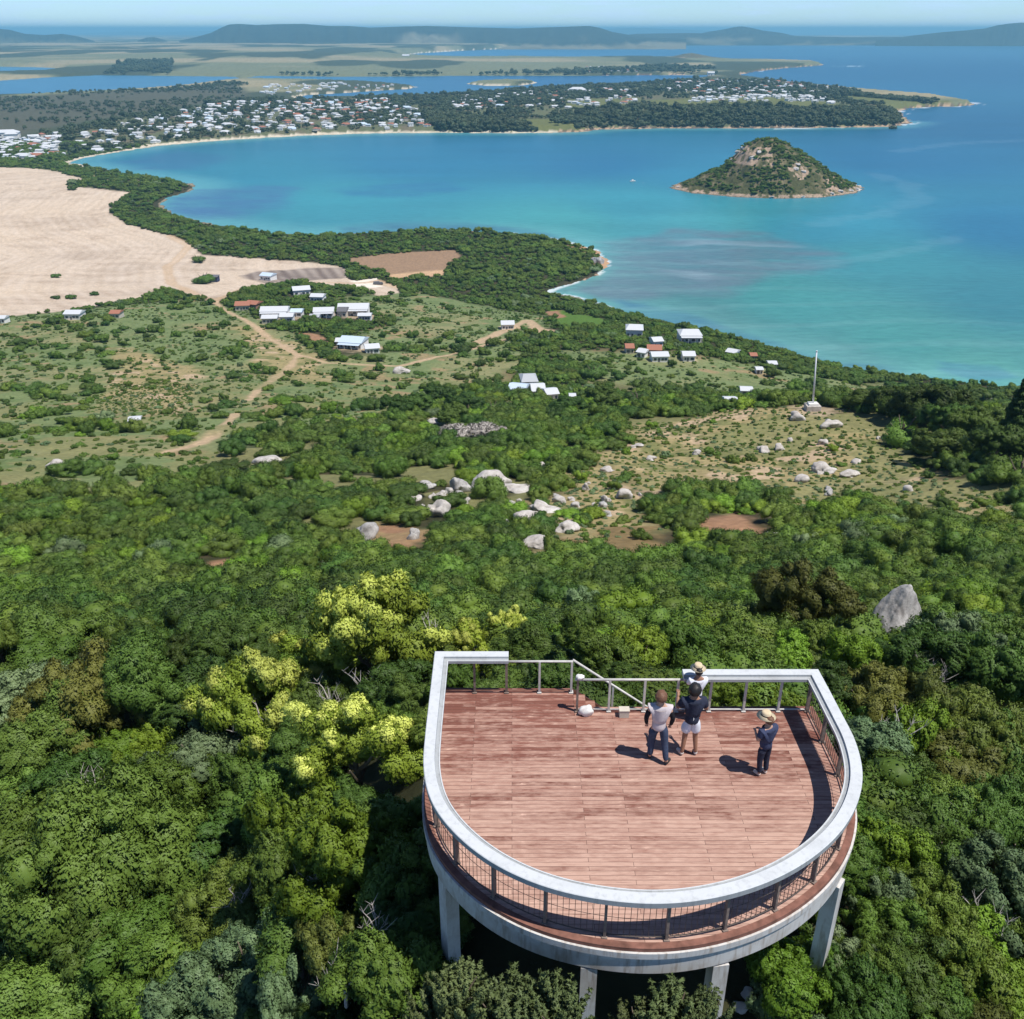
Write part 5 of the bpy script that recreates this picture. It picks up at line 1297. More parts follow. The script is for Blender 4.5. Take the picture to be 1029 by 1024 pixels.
def post_at(x, y, ang, h, mat=None, w=.05, d=.085, z0=0):
    b = MB(); b.box((0, 0, h / 2), (w, d, h)); b.box((0, 0, .01), (w + .05, d + .05, .02))
    o = b.build('rail_post', mat or M['post']); add_part(o); o.location = (x, y, DECK_Z + z0 + .012); o.rotation_euler = (0, 0, ang); return o
for p, t in SPOTS: post_at(p[0], p[1], math.atan2(t[1], t[0]), CAP_B - .012)
for (p, t), (q, t2) in zip(SPOTS[:-1], SPOTS[1:]):
    L = np.linalg.norm(q - p); d = (q - p) / L
    # follow the curve between two posts with a short fan of rods
    b = MB(); nr = int(L / .105)
    i0 = np.argmin(np.linalg.norm(RAILLINE - p, axis=1)); i1 = np.argmin(np.linalg.norm(RAILLINE - q, axis=1))
    path = np.concatenate([[p], RAILLINE[i0 + 1:i1] if i1 > i0 + 1 else np.zeros((0, 2)), [q]])
    pts = along(path, L / nr)
    for (r, _t) in pts[1:-1]: b.box((r[0], r[1], DECK_Z + .51), (.009, .009, .86))
    for z, w in ((.07, .022), (.50, .008), (.935, .014)): b.tube([(r[0], r[1], DECK_Z + z) for r, _t in pts], w * .7, 4)
    add_part(b.build('baluster_panel', M['rod'], None))
# straight rails along the back
def tube_part(name, pts, rad, mat, n=8):
    b = MB(); b.tube(pts, rad, n); return add_part(b.build(name, mat, None, True))
zt = DECK_Z + .90
def back_x(u, v, y): return at_y(u, v, y)[0]
YB, YN = Y_BL - .165, Y_BR - .165
for u in (477, 509, 542, 574): post_at(back_x(u, 690, YB), YB, 0, .945 if u < 512 else .89, M['post'] if u == 509 else M['tube'] if u > 512 else None, .06 if u == 509 else .05, .07)
for u in (580, 612, 647, 680, 713, 748, 783): post_at(back_x(u, 705, YN), YN, 0, .945 if u > 690 else .89, M['post'] if u == 580 else M['tube'], .05, .06)
xe = back_x(575, 690, YB)
tube_part('top_tube', [(-.15, YB, zt), (xe, YB, zt)], .028, M['tube'])
tube_part('bottom_rail', [(-1.62, YB, DECK_Z + .06), (xe, YB, DECK_Z + .06)], .018, M['rim'])
xn = back_x(580, 690, YN)
tube_part('top_tube', [(xn - .05, YN, zt), (3.95, YN, zt)], .030, M['tube'])
tube_part('bottom_rail', [(xn, YN, DECK_Z + .06), (6.82, YN, DECK_Z + .06)], .018, M['tube'])
# stair running down behind the back rail
RUN, RISE, NST = .245, .185, 15
yc = (Y_BL + Y_BR) / 2 + .02
for k in range(NST):
    b = MB(); b.box((xe + .18 + RUN * k, yc, DECK_Z - RISE * (k + 1)), (RUN + .03, .62, .045)); add_part(b.build('stair_tread', M['deck']))
for yy in (Y_BR + .02, Y_BL + .03):
    b = MB(); L = NST * RUN
    V = [(xe + .02, yy + s, DECK_Z - .02 + dz) for dz in (0, -.30) for s in (-.02, .02)] + [(xe + .02 + L, yy + s, DECK_Z - .02 - RISE * NST + dz) for dz in (0, -.30) for s in (-.02, .02)]
    b.add(V, [(0, 1, 5, 4), (2, 6, 7, 3), (0, 4, 6, 2), (1, 3, 7, 5), (0, 2, 3, 1), (4, 5, 7, 6)]); add_part(b.build('stair_stringer', M['rim']))
tube_part('handrail', [(xe, Y_BL - .1, zt), (xe + NST * RUN, Y_BL - .1, zt - RISE * NST)], .028, M['tube'])
for k in (4, 8, 12): post_at(xe + RUN * k, Y_BL - .1, 0, .87, M['tube'], .045, .045, -RISE * k)
# pillars
def pillar(x, y, ang, s=.29):
    g = ground(x, y); h = DECK_Z - .664 - g + .8
    b = MB(); b.box((0, 0, h / 2), (s, s, h)); o = b.build('pillar', M['concrete']); add_part(o)
    o.location = (x, y, g - .8); o.rotation_euler = (0, 0, ang)
for u, v, ang in ((441.5, 872, -1.0), (590, 973, -.12), (727, 970, .15), (848.5, 886, .9)):
    p = at_z(u, v, DECK_Z - .62); q = np.array([2.6, 15.2]) - p[:2]; q /= np.linalg.norm(q); pillar(p[0] + q[0] * .17, p[1] + q[1] * .17, ang)
for x, y in ((-1.3, 17.9), (2.4, 17.2), (6.5, 17.2), (2.5, 14.4)): pillar(x, y, 0)
for y in (12.8, 14.4, 16.0, 17.3):
    xs = [q[0] for q in DECK_FOOT if abs(q[1] - y) < .5]; b = MB(); x0, x1 = min(xs) + .65, max(xs) - .65
    b.box(((x0 + x1) / 2, y, DECK_Z - .36), (x1 - x0, .22, .60)); add_part(b.build('cross_beam', M['concrete']))
# small white things at the end of the short rail
M['white_cloth'] = plain('white_plastic', (.72, .71, .68), .6, .3, .12)
def lump(name, loc, s, mat, seed, lab, cat):
    v, f = ico(3); rng = np.random.default_rng(seed); a = rng.normal(size=(4, 3))
    d = 1 + .16 * np.sin(v @ a[0] * 4) * np.cos(v @ a[1] * 3) + .10 * np.sin(v @ a[2] * 8)
    w = v * d[:, None] * np.array(s); w[:, 2] = np.maximum(w[:, 2], -s[2] * .75)
    o = link(name, new_mesh(name, w, f, [mat])); o.location = loc; tag(o, lab, cat); return o
lump('plastic_bag', (xn + .22, YN - .12, DECK_Z + .11), (.17, .11, .15), M['white_cloth'], 1, 'crumpled white bag on the planks at the foot of the end rail post', 'bag')
lump('cloth', (xn + .06, YN, zt + .075), (.10, .08, .06), M['white_cloth'], 2, 'white cloth bundled over the end of the short back rail', 'cloth')
b = MB(); b.box((0, 0, .09), (.22, .16, .18)); b.box((0, 0, .19), (.24, .18, .02)); o = b.build('box', M['wall_cream']); o.location = (back_x(627, 716, YN - .14), YN - .16, DECK_Z + .002); tag(o, 'small cream box against the bottom of the back rail', 'box')

# ------------------------------------------------------------------ people
def skin(nodes, edges, sub=2):
    """grow a surface round a skeleton; nodes: name -> ((x, y, z), radius); returns verts, faces"""
    bm = bmesh.new(); lay = bm.verts.layers.skin.verify(); vm = {}
    for i, (k, (co, r)) in enumerate(nodes.items()):
        v = bm.verts.new(co); v[lay].radius = (r, r) if not hasattr(r, '__len__') else r; v[lay].use_root = i == 0; vm[k] = v
    for a, c in edges: bm.edges.new((vm[a], vm[c]))
    me = bpy.data.meshes.new('tmp'); bm.to_mesh(me); bm.free(); o = bpy.data.objects.new('tmp', me); COL.objects.link(o)
    s = o.modifiers.new('s', 'SKIN'); s.use_smooth_shade = True; q = o.modifiers.new('u', 'SUBSURF'); q.levels = q.render_levels = sub
    ev = o.evaluated_get(bpy.context.evaluated_depsgraph_get()); m2 = ev.to_mesh(); V = [tuple(v.co) for v in m2.vertices]; Fs = [tuple(p.vertices) for p in m2.polygons]
    ev.to_mesh_clear(); bpy.data.objects.remove(o); bpy.data.meshes.remove(me); return V, Fs
M['skin'] = plain('skin', (.46, .27, .19), .55, .3, .08)
M['skin_dark'] = plain('tanned_skin', (.32, .17, .11), .55, .3, .08)
M['eye'] = plain('eye', (.03, .025, .02), .2, .5, .0)
M['hair_brown'] = plain('brown_hair', (.15, .075, .045), .6, .3, .4, 40)
M['hair_black'] = plain('black_hair', (.018, .016, .016), .5, .3, .3, 40)
M['navy'] = plain('navy_cloth', (.030, .036, .060), .85, .15, .25, 20)
M['navy_tee'] = plain('blue_navy_cloth', (.045, .055, .105), .85, .15, .25, 20)
M['denim'] = plain('dark_denim', (.050, .068, .115), .85, .15, .35, 18)
M['dark_denim'] = plain('black_denim', (.028, .032, .055), .85, .15, .3, 18)
M['black_cloth'] = plain('black_cloth', (.016, .016, .020), .85, .15, .3, 20)
M['pale_cloth'] = plain('pale_pink_cloth', (.56, .50, .51), .85, .1, .22, 7)
M['white_cotton'] = plain('white_cotton', (.70, .72, .78), .85, .1, .10, 9)
M['straw'] = plain('straw', (.62, .50, .33), .8, .2, .2, 60)
M['leather'] = plain('dark_shoe', (.03, .028, .028), .6, .3, .2)
M['sneaker'] = plain('pale_sneaker', (.55, .50, .46), .7, .2, .2)
def person(label, feet, height, yaw, skin_m, J, top_m, leg_m, shoe_m, hair_m, hat=False, sleeve=.55, shorts=False, sleeve_m=None, hair_r=.112, hair_long=False):
    s = height / 1.75
    root = thing('person', label, 'person', (feet[0], feet[1], DECK_Z), yaw)
    N = {'pelvis': ((0, 0, .93), .085), 'belly': ((0, .01, 1.07), .095), 'chest': ((0, .01, 1.25), .118), 'nb': ((0, -.015, 1.43), .070), 'neck': ((0, .0, 1.52), .052), 'h1': ((0, .025, 1.59), .078), 'h2': ((0, .02, 1.68), .084), 'nose': ((0, .118, 1.60), .016), 'chin': ((0, .085, 1.545), .034)}
    base = {'sh': ((.185, -.01, 1.40), .060), 'el': ((.255, -.03, 1.13), .043), 'wr': ((.265, .05, .90), .030), 'hip': ((.085, 0, .87), .066), 'kn': ((.105, .015, .49), .060), 'an': ((.11, -.02, .09), .040), 'toe': ((.125, .13, .035), .036)}
    for sd, sg in (('l', -1), ('r', 1)):
        for k, (co, r) in base.items(): N[k + sd] = ((co[0] * sg, co[1], co[2]), r)
    for k, co in J.items(): N[k] = (co, N[k][1])
    E = [('pelvis', 'belly'), ('belly', 'chest'), ('chest', 'nb'), ('nb', 'neck'), ('neck', 'h1'), ('h1', 'h2'), ('h1', 'nose'), ('h1', 'chin')]
    for d in 'lr': E += [('nb', 'sh' + d), ('sh' + d, 'el' + d), ('el' + d, 'wr' + d), ('pelvis', 'hip' + d), ('hip' + d, 'kn' + d), ('kn' + d, 'an' + d), ('an' + d, 'toe' + d)]
    b = MB(); b.add(*skin(N, E))
    P = {k: Vector(v[0]) for k, v in N.items()}
    for d, sg in (('l', -1), ('r', 1)):   # hands: palm, four fingers, thumb
        w = P['wr' + d]; f = (w - P['el' + d]).normalized(); side = Vector((sg, 0, 0)); side = (side - f * side.dot(f)).normalized(); n = f.cross(side).normalized()
        if n.y < 0: n = -n
        pa = w + f * .085
        hn = {'p': (tuple(w + f * .045), .028), 'w': (tuple(w - f * .02), .026), 'q': (tuple(pa), .026)}; he = [('p', 'w'), ('p', 'q')]
        for j, (o_, ln) in enumerate(((-.030, .070), (-.010, .080), (.010, .076), (.029, .060))):
            a1 = pa + n.cross(f) * o_ + f * .012; a2 = a1 + f * ln * .5 + n * .008; a3 = a2 + f * ln * .32 + n * .022
            for nm, c, r in (('a', a1, .0100), ('b', a2, .0090), ('c', a3, .0080)): hn[f'{nm}{j}'] = (tuple(c), r)
            he += [('q', f'a{j}'), (f'a{j}', f'b{j}'), (f'b{j}', f'c{j}')]
        t1 = w + f * .045 + n * .020 - side * .028; t2 = t1 + f * .035 + n * .018 - side * .012; hn['t1'] = (tuple(t1), .012); hn['t2'] = (tuple(t2), .010); he += [('p', 't1'), ('t1', 't2')]
        b.add(*skin(hn, he, 1))
    for sg in (-1, 1):   # ears and eyes
        v, f = ICO1; b.add(v * np.array([.014, .026, .036]) + np.array([sg * .086, .01, 1.605]), [tuple(q) for q in f])
        b.add(v * .011 + np.array([sg * .032, .094, 1.635]), [tuple(q) for q in f], 1)
    body = b.build('body', [skin_m, M['eye']], root, True)
    def cloth(name, keys, edges, grow, mat, over=None):
        nn = {k: (N[k][0], N[k][1] + grow) for k in keys}
        if over: nn.update(over)
        q = MB(); q.add(*skin(nn, edges)); return q.build(name, mat, root, True)
    lerp = lambda a, c, t: tuple(P[a].lerp(P[c], t))
    over = {'hem': ((0, .0, .81), .158), 'pelvis': ((0, 0, .97), .160), 'nb': ((0, -.015, 1.455), .108)}
    e2 = [('chest', 'belly'), ('belly', 'pelvis'), ('pelvis', 'hem'), ('chest', 'nb')]
    for d in 'lr':
        over['sl' + d] = (lerp('sh' + d, 'el' + d, sleeve), .068); e2 += [('nb', 'sh' + d), ('sh' + d, 'sl' + d)]
    cloth('shirt', ['chest', 'belly', 'shl', 'shr'], e2, .052, top_m, over)
    if sleeve_m:
        for d in 'lr':
            q = MB(); q.add(*skin({'a': (lerp('sh' + d, 'el' + d, .18), .066), 'b': (tuple(P['el' + d]), .055), 'c': (tuple(P['wr' + d]), .040)}, [('a', 'b'), ('b', 'c')])); q.build('sleeve', sleeve_m, root, True)
    over = {'pelvis': ((0, 0, .93), .142)}; e3 = []
    for d in 'lr':
        if shorts:
            over['sk' + d] = (lerp('hip' + d, 'kn' + d, .80), .112); e3 += [('pelvis', 'hip' + d), ('hip' + d, 'sk' + d)]
        else:
            over['kn' + d] = (N['kn' + d][0], .078); over['ft' + d] = (lerp('kn' + d, 'an' + d, .97), .062); e3 += [('pelvis', 'hip' + d), ('hip' + d, 'kn' + d), ('kn' + d, 'ft' + d)]
    cloth('shorts' if shorts else 'trousers', ['hipl', 'hipr'], e3, .046, leg_m, over)
    for d in 'lr':
        a, t_ = P['an' + d], P['toe' + d]; dr = (t_ - a); dr.z = 0; dr.normalize(); q = MB()
        q.add(*skin({'m': (tuple(a + dr * .05 + Vector((0, 0, -.042))), .046), 'h': (tuple(a - dr * .035 + Vector((0, 0, -.042))), .043), 't': (tuple(a + dr * .19 + Vector((0, 0, -.050))), .038), 'u': (tuple(a + Vector((0, 0, .015))), .048)}, [('m', 'h'), ('m', 't'), ('m', 'u')]))
        q.build('shoe', shoe_m, root, True)
    v, f = ico(3); rng = np.random.default_rng(int(height * 1000)); a = rng.normal(size=(3, 3))
    w = v * hair_r * (1 + .07 * np.sin(v @ a[0] * 9) * np.cos(v @ a[1] * 8) + .05 * np.sin(v @ a[2] * 16))[:, None] * np.array([.93, 1.05, 1.0]) + np.array([0, -.008, 1.665])
    low = 1.50 if hair_long else 1.585
    ok = ~((w[:, 1] > .055) & (w[:, 2] < 1.69)) & (w[:, 2] > low)
    fk = [tuple(q) for q in f if ok[q].all()]; used = sorted({i for q in fk for i in q}); rm = {i: k for k, i in enumerate(used)}
    q = MB(); q.add(w[used], [tuple(rm[i] for i in t_) for t_ in fk]); q.build('hair', hair_m, root, True)
    if hat:
        q = MB(); q.lathe([(.100, -.004), (.205, -.022), (.214, -.014), (.118, .020), (.112, .075), (.095, .118), (.055, .128), (.012, .120)], (0, 0, 1.715), 28, 0, 1.0, 1.12)
        h = q.build('straw_hat', M['straw'], root, True); q = MB(); q.lathe([(.119, .020), (.1215, .022), (.1175, .050), (.1155, .050)], (0, 0, 1.715), 28, 0, 1.0, 1.12); q.build('hat_band', M['black_cloth'], h, True)
        h.rotation_euler = (R(-4), 0, 0)
    root.scale = (s, s, s); return root
f1, f2, f4 = at_z(659, 764, DECK_Z), at_z(691.5, 758, DECK_Z), at_z(765, 778, DECK_Z)
person('person in pale top with dark sleeves and jeans standing legs apart, seen from behind', f1, 1.80, R(-6), M['skin'],
       {'hipl': (-.10, 0, .87), 'hipr': (.10, 0, .87), 'knl': (-.115, .05, .49), 'anl': (-.13, .03, .09), 'toel': (-.15, .18, .035), 'knr': (.15, -.03, .49), 'anr': (.20, -.12, .09), 'toer': (.27, .0, .035), 'ell': (-.27, -.02, 1.13), 'wrl': (-.25, .06, .91), 'elr': (.275, -.02, 1.14), 'wrr': (.245, .06, .92), 'h1': (0, .035, 1.59), 'h2': (-.01, .045, 1.675)},
       M['pale_cloth'], M['denim'], M['leather'], M['hair_brown'], sleeve=.22, sleeve_m=M['black_cloth'], hair_r=.135)
person('person in navy top and white shorts at the rail with one hand raised', f2, 1.84, R(0), M['skin_dark'],
       {'anl': (-.14, -.03, .09), 'toel': (-.20, .11, .035), 'anr': (.14, -.02, .09), 'toer': (.17, .13, .035), 'ell': (-.30, .05, 1.16), 'wrl': (-.27, .25, 1.30), 'elr': (.29, .02, 1.15), 'wrr': (.20, .22, 1.12)},
       M['navy'], M['white_cotton'], M['sneaker'], M['hair_black'], sleeve=.75, shorts=True, hair_r=.140, hair_long=True)
x3 = at_y(700, 690, 17.42)[0]
person('person in straw hat and white shirt leaning at the white rail behind the others', (x3, 17.34), 1.43, R(3), M['skin_dark'],
       {'ell': (-.25, .12, 1.17), 'wrl': (-.18, .30, 1.08), 'elr': (.25, .12, 1.17), 'wrr': (.18, .30, 1.08), 'h1': (0, .04, 1.58), 'h2': (0, .05, 1.67)},
       M['white_cotton'], M['dark_denim'], M['leather'], M['hair_black'], hat=True, sleeve=.9)
person('person in straw hat, navy T-shirt and dark trousers standing alone with both arms bent', f4, 1.52, R(28), M['skin'],
       {'ell': (-.27, .0, 1.14), 'wrl': (-.12, .27, 1.16), 'elr': (.27, .02, 1.14), 'wrr': (.10, .28, 1.15), 'anl': (-.09, -.02, .09), 'toel': (-.11, .13, .035), 'anr': (.10, -.03, .09), 'toer': (.13, .12, .035)},
       M['navy_tee'], M['dark_denim'], M['sneaker'], M['hair_brown'], hat=True, sleeve=.72)

# ------------------------------------------------------------------ farm and coast houses
def farmhouse(u, v, wpx, dm, h, roof, wall, label, rz=0.0, hip=False, nwin=3, verandah=False, chim=False, pitch=.16):
    p = hit(u, v); s = np.linalg.norm(p - np.array([0, 0, CAM_H])) / F_PX; w = wpx * s * .92; g = ground(p[0], p[1])
    r = thing('house', label, 'house', (p[0], p[1], g), rz)
    b = MB(); b.box((0, 0, h / 2 - .4), (w, dm, h + .8)); b.build('wall', wall, r)
    e = .45; W, D = w / 2 + e, dm / 2 + e; rise = dm * pitch; i = W * .4 if hip else 0; b = MB()
    V = [(-W, -D, h), (W, -D, h), (W, D, h), (-W, D, h), (-W + i, 0, h + rise), (W - i, 0, h + rise), (-W, -D, h + .12), (W, -D, h + .12), (W, D, h + .12), (-W, D, h + .12), (-W + i, 0, h + rise + .12), (W - i, 0, h + rise + .12)]
    b.add(V, [(6, 7, 11, 10), (8, 9, 10, 11), (7, 8, 11), (9, 6, 10), (3, 2, 1, 0), (0, 1, 7, 6), (1, 2, 8, 7), (2, 3, 9, 8), (3, 0, 6, 9)]); rf = b.build('roof', roof, r)
    if chim: b = MB(); b.box((w * .2, .4, h + rise * .8), (.7, .7, 1.6)); b.build('chimney', M['wall_brick'], rf)
    for k in range(nwin):
        x = -w / 2 + w * (k + .5) / nwin
        if k == nwin // 2: b = MB(); b.box((x - .6, -dm / 2 - .03, 1.05), (.95, .06, 2.1)); b.build('door', M['roof_dark'], r); x += 1.0
        b = MB(); b.box((x, -dm / 2 - .03, h * .55), (min(1.9, w / nwin * .55), .06, 1.25)); f = b.build('window', M['wall_white'], r)
        b = MB(); b.box((x, -dm / 2 - .07, h * .55), (min(1.9, w / nwin * .55) - .16, .03, 1.09)); b.build('pane', M['window'], f)
    if verandah:
        b = MB(); z = h - .25; b.box((0, -dm / 2 - 1.5, z), (w, 2.9, .1), M=Matrix.Rotation(.06, 4, 'X')); b.build('verandah_roof', roof, r)
        for k in range(4): b = MB(); b.box((-w / 2 + .2 + (w - .4) * k / 3, -dm / 2 - 2.8, z / 2 - .3), (.14, .14, z + .5)); b.build('verandah_post', M['wall_white'], r)
    return r
W_, G_, B_, RD, WW, WC = M['roof_white'], M['roof_grey'], M['roof_blue'], M['roof_red'], M['wall_white'], M['wall_cream']
for a in [(277, 318, 27, 10, 4.0, W_, WW, 'long white roofed farm building left of the trees in the farm group', .06, False, 4, True), (272, 324, 15, 7, 3.0, W_, WC, 'low white annex in front of the long farm building', .05), (289, 323, 13, 7, 3.4, W_, WW, 'white shed right of the low white annex in the farm group', .05), (299, 317.5, 11, 7, 3.0, B_, WW, 'pale blue roofed shed between the long farm buildings'),
          (326, 318, 20, 9, 3.8, W_, WW, 'white roofed farmhouse left of the largest farm building', .1, False, 3, True), (317, 322, 9, 6, 2.6, G_, WC, 'small pale terrace building left of the white farmhouse'), (356, 316, 31, 12, 4.6, W_, WW, 'largest white roofed farm building at the right of the farm group', .05, False, 5, True), (345, 318, 9, 9, 4.0, M['roof_dark'], WC, 'dark roofed wing at the left end of the largest farm building'), (367, 321, 13, 6, 2.8, W_, WW, 'low white wing in front of the largest farm building'),
          (303, 296, 17, 10, 4.0, W_, WW, 'white roofed house at the back of the farm group', .3), (320, 302, 13, 8, 3.2, W_, WW, 'low white house right of the back house in the farm group', -.1), (270, 281, 12, 9, 3.6, B_, WW, 'small pale blue roofed house among trees behind the farm group', -.3), (245, 311, 14, 9, 3.4, RD, WC, 'pinkish roofed cottage beside the dirt road', .1), (256, 310, 12, 8, 3.4, RD, M['wall_brick'], 'dark red roofed cottage behind the pinkish cottage', -.3),
          (356, 349, 24, 10, 3.6, B_, WW, 'pale blue roofed building alone below the farm group', -.22, False, 5, True), (374, 354, 14, 7, 2.8, W_, WW, 'white shed at the right end of the lone blue roofed building', .25), (343, 347, 9, 6, 2.6, W_, WC, 'little pale shed at the left end of the lone blue roofed building'),
          (76, 320, 15, 8, 3.4, W_, WW, 'white roofed house in the tree belt below the ploughed field'), (118, 319, 9, 7, 3.0, RD, WC, 'pinkish ruin in the tree belt right of the white house'), (4, 324, 7, 6, 2.8, W_, WW, 'white shed at the left edge below the ploughed field'), (137, 429, 9, 3.2, 2.2, W_, WW, 'tiny white hut among shrubs in the green field', .2), (510, 330, 13, 8, 3.2, W_, WW, 'white roofed house on bare ground left of the green lawn', .05),
          (637, 339, 17, 10, 5.2, W_, WW, 'tall white roofed house highest in the coast group', -.1, True, 4), (692, 344, 22, 11, 5.0, W_, WW, 'wide white hipped house at the right of the coast group', 0, True, 5, True), (659, 348, 10, 7, 3.4, W_, WW, 'small white house between the two large coast houses', .2), (632, 354, 8, 7, 3.0, RD, WC, 'red roofed hut left in the coast group'), (657, 356, 14, 8, 3.2, RD, M['wall_brick'], 'brown-red roofed house in the middle of the coast group', -.1), (646, 358, 9, 6, 2.6, W_, WW, 'narrow white shed between the red roofs of the coast group', -.5), (662, 362, 17, 7, 2.8, W_, WW, 'low white building lowest in the coast group', .05),
          (691, 361.5, 12, 7, 2.8, W_, WW, 'low white building below the wide hipped coast house'), (736, 358, 10, 6, 2.6, W_, WW, 'white shed alone right of the coast group', -.6), (756, 361, 6, 5, 2.4, RD, WC, 'pinkish hut right of the lone white shed'), (762, 375, 6, 4, 2.2, W_, WW, 'tiny white hut on the coast slope above the flagpole'), (775, 369, 8, 5, 2.2, W_, WC, 'low white wall-like shed right of the tiny hut'),
          (531, 391, 16, 9, 4.4, G_, WC, 'grey hip roofed house at the back of the four grouped houses', .1, True), (521, 398.5, 17, 8, 3.4, B_, WW, 'blue roofed house at the left of the four grouped houses', -.25), (540, 399, 13, 8, 3.6, W_, WW, 'white roofed house at the front of the four grouped houses', .1), (553, 401, 12, 6, 2.8, W_, WW, 'low white shed at the right of the four grouped houses', .25), (575, 404, 5, 4, 2.2, W_, WC, 'little white hut right of the four grouped houses'),
          (749, 397, 11, 4.5, 2.4, W_, WW, 'white hut in the dark shrubs left of the flagpole', -.1), (733, 410, 10, 4, 2.0, W_, WC, 'low pale hut in the shrubs below the white hut'), (771, 403, 6, 3.5, 2.2, W_, WW, 'tiny white hut between the white hut and the flagpole'), (849, 400, 7, 3.5, 2.0, W_, WW, 'tent-like white hut in the meadow right of the flagpole', -.5)]:
    farmhouse(*a)
# flagpole on its stone base
p = hit(816, 412); gz = ground(p[0], p[1]); top = at_y(820, 355, p[1])[2]
r = thing('flagpole', 'tall white flagpole on a stepped stone base at the crest of the hill', 'flagpole', (p[0], p[1], gz + .35))
b = MB(); b.box((0, 0, .1), (3.0, 2.4, 1.5)); b.build('stone_base', M['pale_rock'], r)
b = MB(); b.box((0, 0, 1.05), (2.0, 1.6, .4)); b.build('upper_step', M['wall_white'], r)
b = MB(); b.tube([(0, 0, 1.2), (-.45, 0, (top - gz) * .55), (-.85, 0, top - gz)], [.20, .17, .14], 10); b.lathe([(.02, 0), (.2, .06), (.2, .2), (.02, .28)], (-.85, 0, top - gz - .02), 10); b.build('pole', M['white_cotton'], r, True)
# vehicles at the farm
def vehicle(name, u, v, rz, L, body, label, cat, truck=False):
    p = hit(u, v); r = thing(name, label, cat, (p[0], p[1], ground(p[0], p[1])), rz)
    b = MB(); b.box((0, 0, .75), (L, 1.9, .7)); b.box((L * .30, 0, 1.45), (L * .28, 1.8, .9)) if truck else b.box((-.1, 0, 1.35), (L * .55, 1.65, .6)); b.build('body', body, r)
    b = MB(); b.box((L * .30 if truck else -.1, 0, 1.5 if truck else 1.38), (L * .29 if truck else L * .57, 1.5, .4)); b.build('windscreen', M['window'], r)
    if truck: b = MB(); b.box((-L * .16, 0, 1.75), (L * .6, 2.1, 1.5)); b.build('load', M['roof_dark'], r)
    for x in (-.32, .32):
        for y in (-.85, .85):
            b = MB(); b.tube([(x * L, y - .12, .38), (x * L, y + .12, .38)], .38, 14); w = b.build('wheel', M['leather'], r)
vehicle('truck', 380, 286, .2, 7.5, M['roof_dark'], 'dark loaded truck parked on the pale concrete pad', 'truck', True)
vehicle('car', 294, 293.5, 1.2, 4.4, M['roof_dark'], 'dark car parked left of the back farm house', 'car'); vehicle('car', 297, 291.5, 1.2, 4.6, M['navy'], 'dark blue car parked behind the other car at the farm', 'car')
p = hit(212, 283); r = thing('shed', 'dark blue-grey tank shed beside the field tree', 'shed', (p[0], p[1], ground(p[0], p[1])))
b = MB(); b.box((0, 0, 1.9), (11, 7, 3.8)); b.build('wall', M['navy_tee'], r); b = MB(); b.box((0, 0, 4.0), (11.8, 7.8, .35)); b.build('roof', M['roof_dark'], r)
# boats on the bay
def boat(u, v, L, rz, label):
    p = at_z(u, v, 0); r = thing('boat', label, 'boat', (p[0], p[1], 0), rz); b = MB(); n = 9
    ring = [(-.5, .16), (-.3, .19), (0, .2), (.25, .15), (.42, .07), (.5, .0)]
    V = [(x * L, y * L, .9 + .5 * max(0, x)) for x, y in ring] + [(x * L, -y * L, .9 + .5 * max(0, x)) for x, y in ring[::-1]] + [(x * L * .9, y * L * .55, -.4) for x, y in ring] + [(x * L * .9, -y * L * .55, -.4) for x, y in ring[::-1]]
    m = len(ring) * 2; b.add(V, [tuple(range(m)), tuple(range(2 * m - 1, m - 1, -1))] + [(i, m + i, m + (i + 1) % m, (i + 1) % m) for i in range(m)]); b.build('hull', M['wall_white'], r)
    b = MB(); b.box((-.05 * L, 0, 1.6), (L * .3, L * .24, 1.5)); b.build('cabin', M['wall_white'], r); b = MB(); b.box((.02 * L, 0, 1.75), (L * .2, L * .245, .6)); b.build('window', M['window'], r)
boat(636, 182.5, 8, .4, 'small white boat lying still in the bay left of the island'); boat(822, 165, 11, 0.1, 'white motorboat trailing a wake on the blue water behind the island')

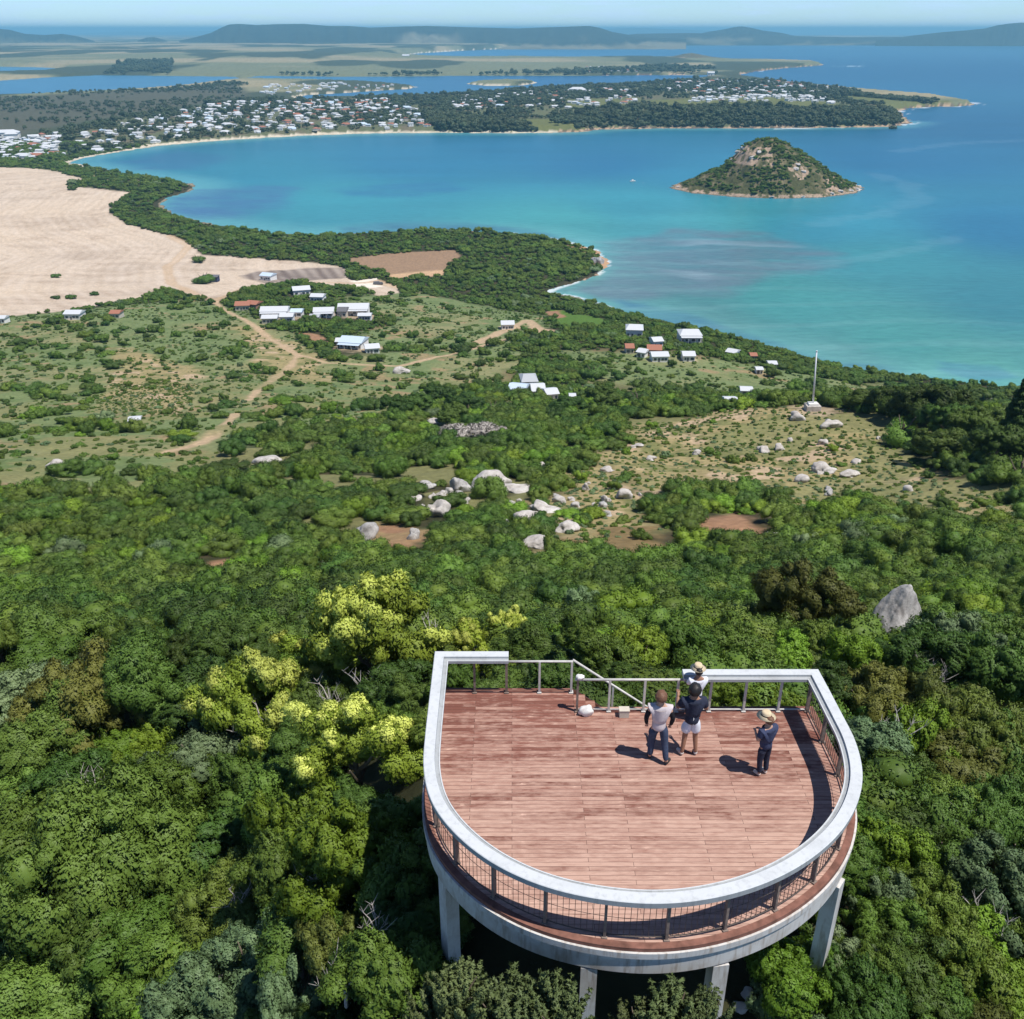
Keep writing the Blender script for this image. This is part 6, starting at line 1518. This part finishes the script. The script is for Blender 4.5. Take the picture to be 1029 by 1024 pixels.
# ------------------------------------------------------------------ larger trees farther off
MID_T = [(930, 408, 26, 'dark', 'large dark tree nearest the beach at the right'), (900, 405, 22, 'dark', 'dark spreading tree left of the beach trees'), (955, 425, 24, 'dark', 'dark tree in front of the beach trees'), (985, 432, 24, 'dark', 'dark tree below the beach rock'), (1000, 448, 26, 'dark', 'dark bushy tree at the foot of the pine'), (905, 432, 20, 'mid', 'mid green tree below the dark spreading tree'), (940, 448, 22, 'dark', 'dark tree on the slope below the beach trees'), (868, 402, 14, 'dark', 'dark bush at the top of the meadow right of the flagpole'), (970, 402, 16, 'dark', 'dark tree against the beach at the right'), (1022, 470, 20, 'mid', 'mid green tree at the right edge below the pine'),
         (440, 397, 15, 'dark', 'dark round tree in the group left of the grouped houses, highest'), (470, 406, 15, 'dark', 'dark round tree closest to the blue roofed house'), (420, 406, 14, 'dark', 'dark round tree in the middle of the group left of the houses'), (455, 416, 15, 'dark', 'dark round tree right of the pale rock pair'), (398, 409, 15, 'dark', 'dark round tree at the left of the group by the rock pair'), (378, 402, 12, 'dark', 'small dark tree farthest left of the rock pair'), (495, 410, 11, 'mid', 'mid green tree below the blue roofed house'),
         (572, 408, 14, 'dark', 'dark tree below the little white hut'), (606, 402, 16, 'dark', 'broad dark tree right of the grouped houses'), (640, 398, 12, 'dark', 'dark tree above the dark ridge shrubs'), (596, 372, 12, 'dark', 'round dark tree between the grouped houses and the coast group'), (650, 384, 12, 'dark', 'dark tree below the coast group'), (698, 388, 9, 'dark', 'lone dark tree on the pale green slope'),
         (205, 279, 8, 'dark', 'round dark tree beside the tank shed in the field'), (57, 276, 4, 'dark', 'dark bush alone in the middle of the ploughed field'), (57, 298, 3.5, 'dark', 'small dark bush near the lower edge of the ploughed field, left'), (73, 297, 4.5, 'dark', 'dark flat bush right of the small bush in the ploughed field'), (95, 294, 3.5, 'dark', 'small dark bush near the lower edge of the ploughed field, right'), (72, 188, 4, 'dark', 'dark bush at the narrow waist of the ploughed field'), (200, 259, 6, 'dark', 'dark bush at the corner of the field track')]
for u, v, rpx, kind, lab in MID_T:
    p = hit(u, v + rpx * .7); s = np.linalg.norm(p - np.array([0, 0, CAM_H])) / F_PX; rad = rpx * s * 1.05
    t = thing('tree', lab, 'tree', (p[0], p[1], ground(p[0], p[1]) - .2), random.random() * 6); t.scale = (rad, rad, rad * (.85 if rpx > 6 else .8))
    crown, trunk, _ = TREE_MESH[kind][random.randrange(3)]
    if rpx < 13 or kind == 'mid': crown = SHRUB[(kind, random.randrange(3))]
    else: t.location.z -= .30 * rad
    link('trunk', trunk, t); link('crown', crown, t)
rng = np.random.default_rng(8); C, rr = [], []
for k in range(150):
    h = rng.random() ** 1.2; q = (1 - h) ** .75 * .42 * (.35 + .65 * rng.random()); a = rng.random() * 6.28; C.append((q * math.cos(a), q * math.sin(a), .12 + h * 1.85)); rr.append(.10 * (1.25 - .75 * h))
p = hit(1014, 452); s = np.linalg.norm(p - np.array([0, 0, CAM_H])) / F_PX
t = thing('pine_tree', 'tall dark narrow pine standing above the other trees at the right edge', 'pine tree', (p[0], p[1], ground(p[0], p[1]))); t.scale = (34 * s,) * 3
link('crown', leafy_mesh('crown', np.array(C), np.array(rr), 110, .045, M['fol_dark'], rng, core=.6), t); b = MB(); b.tube([(0, 0, -.1), (0, 0, 1), (0, 0, 1.9)], [.05, .035, .008], 8); b.build('trunk', M['bark'], t)
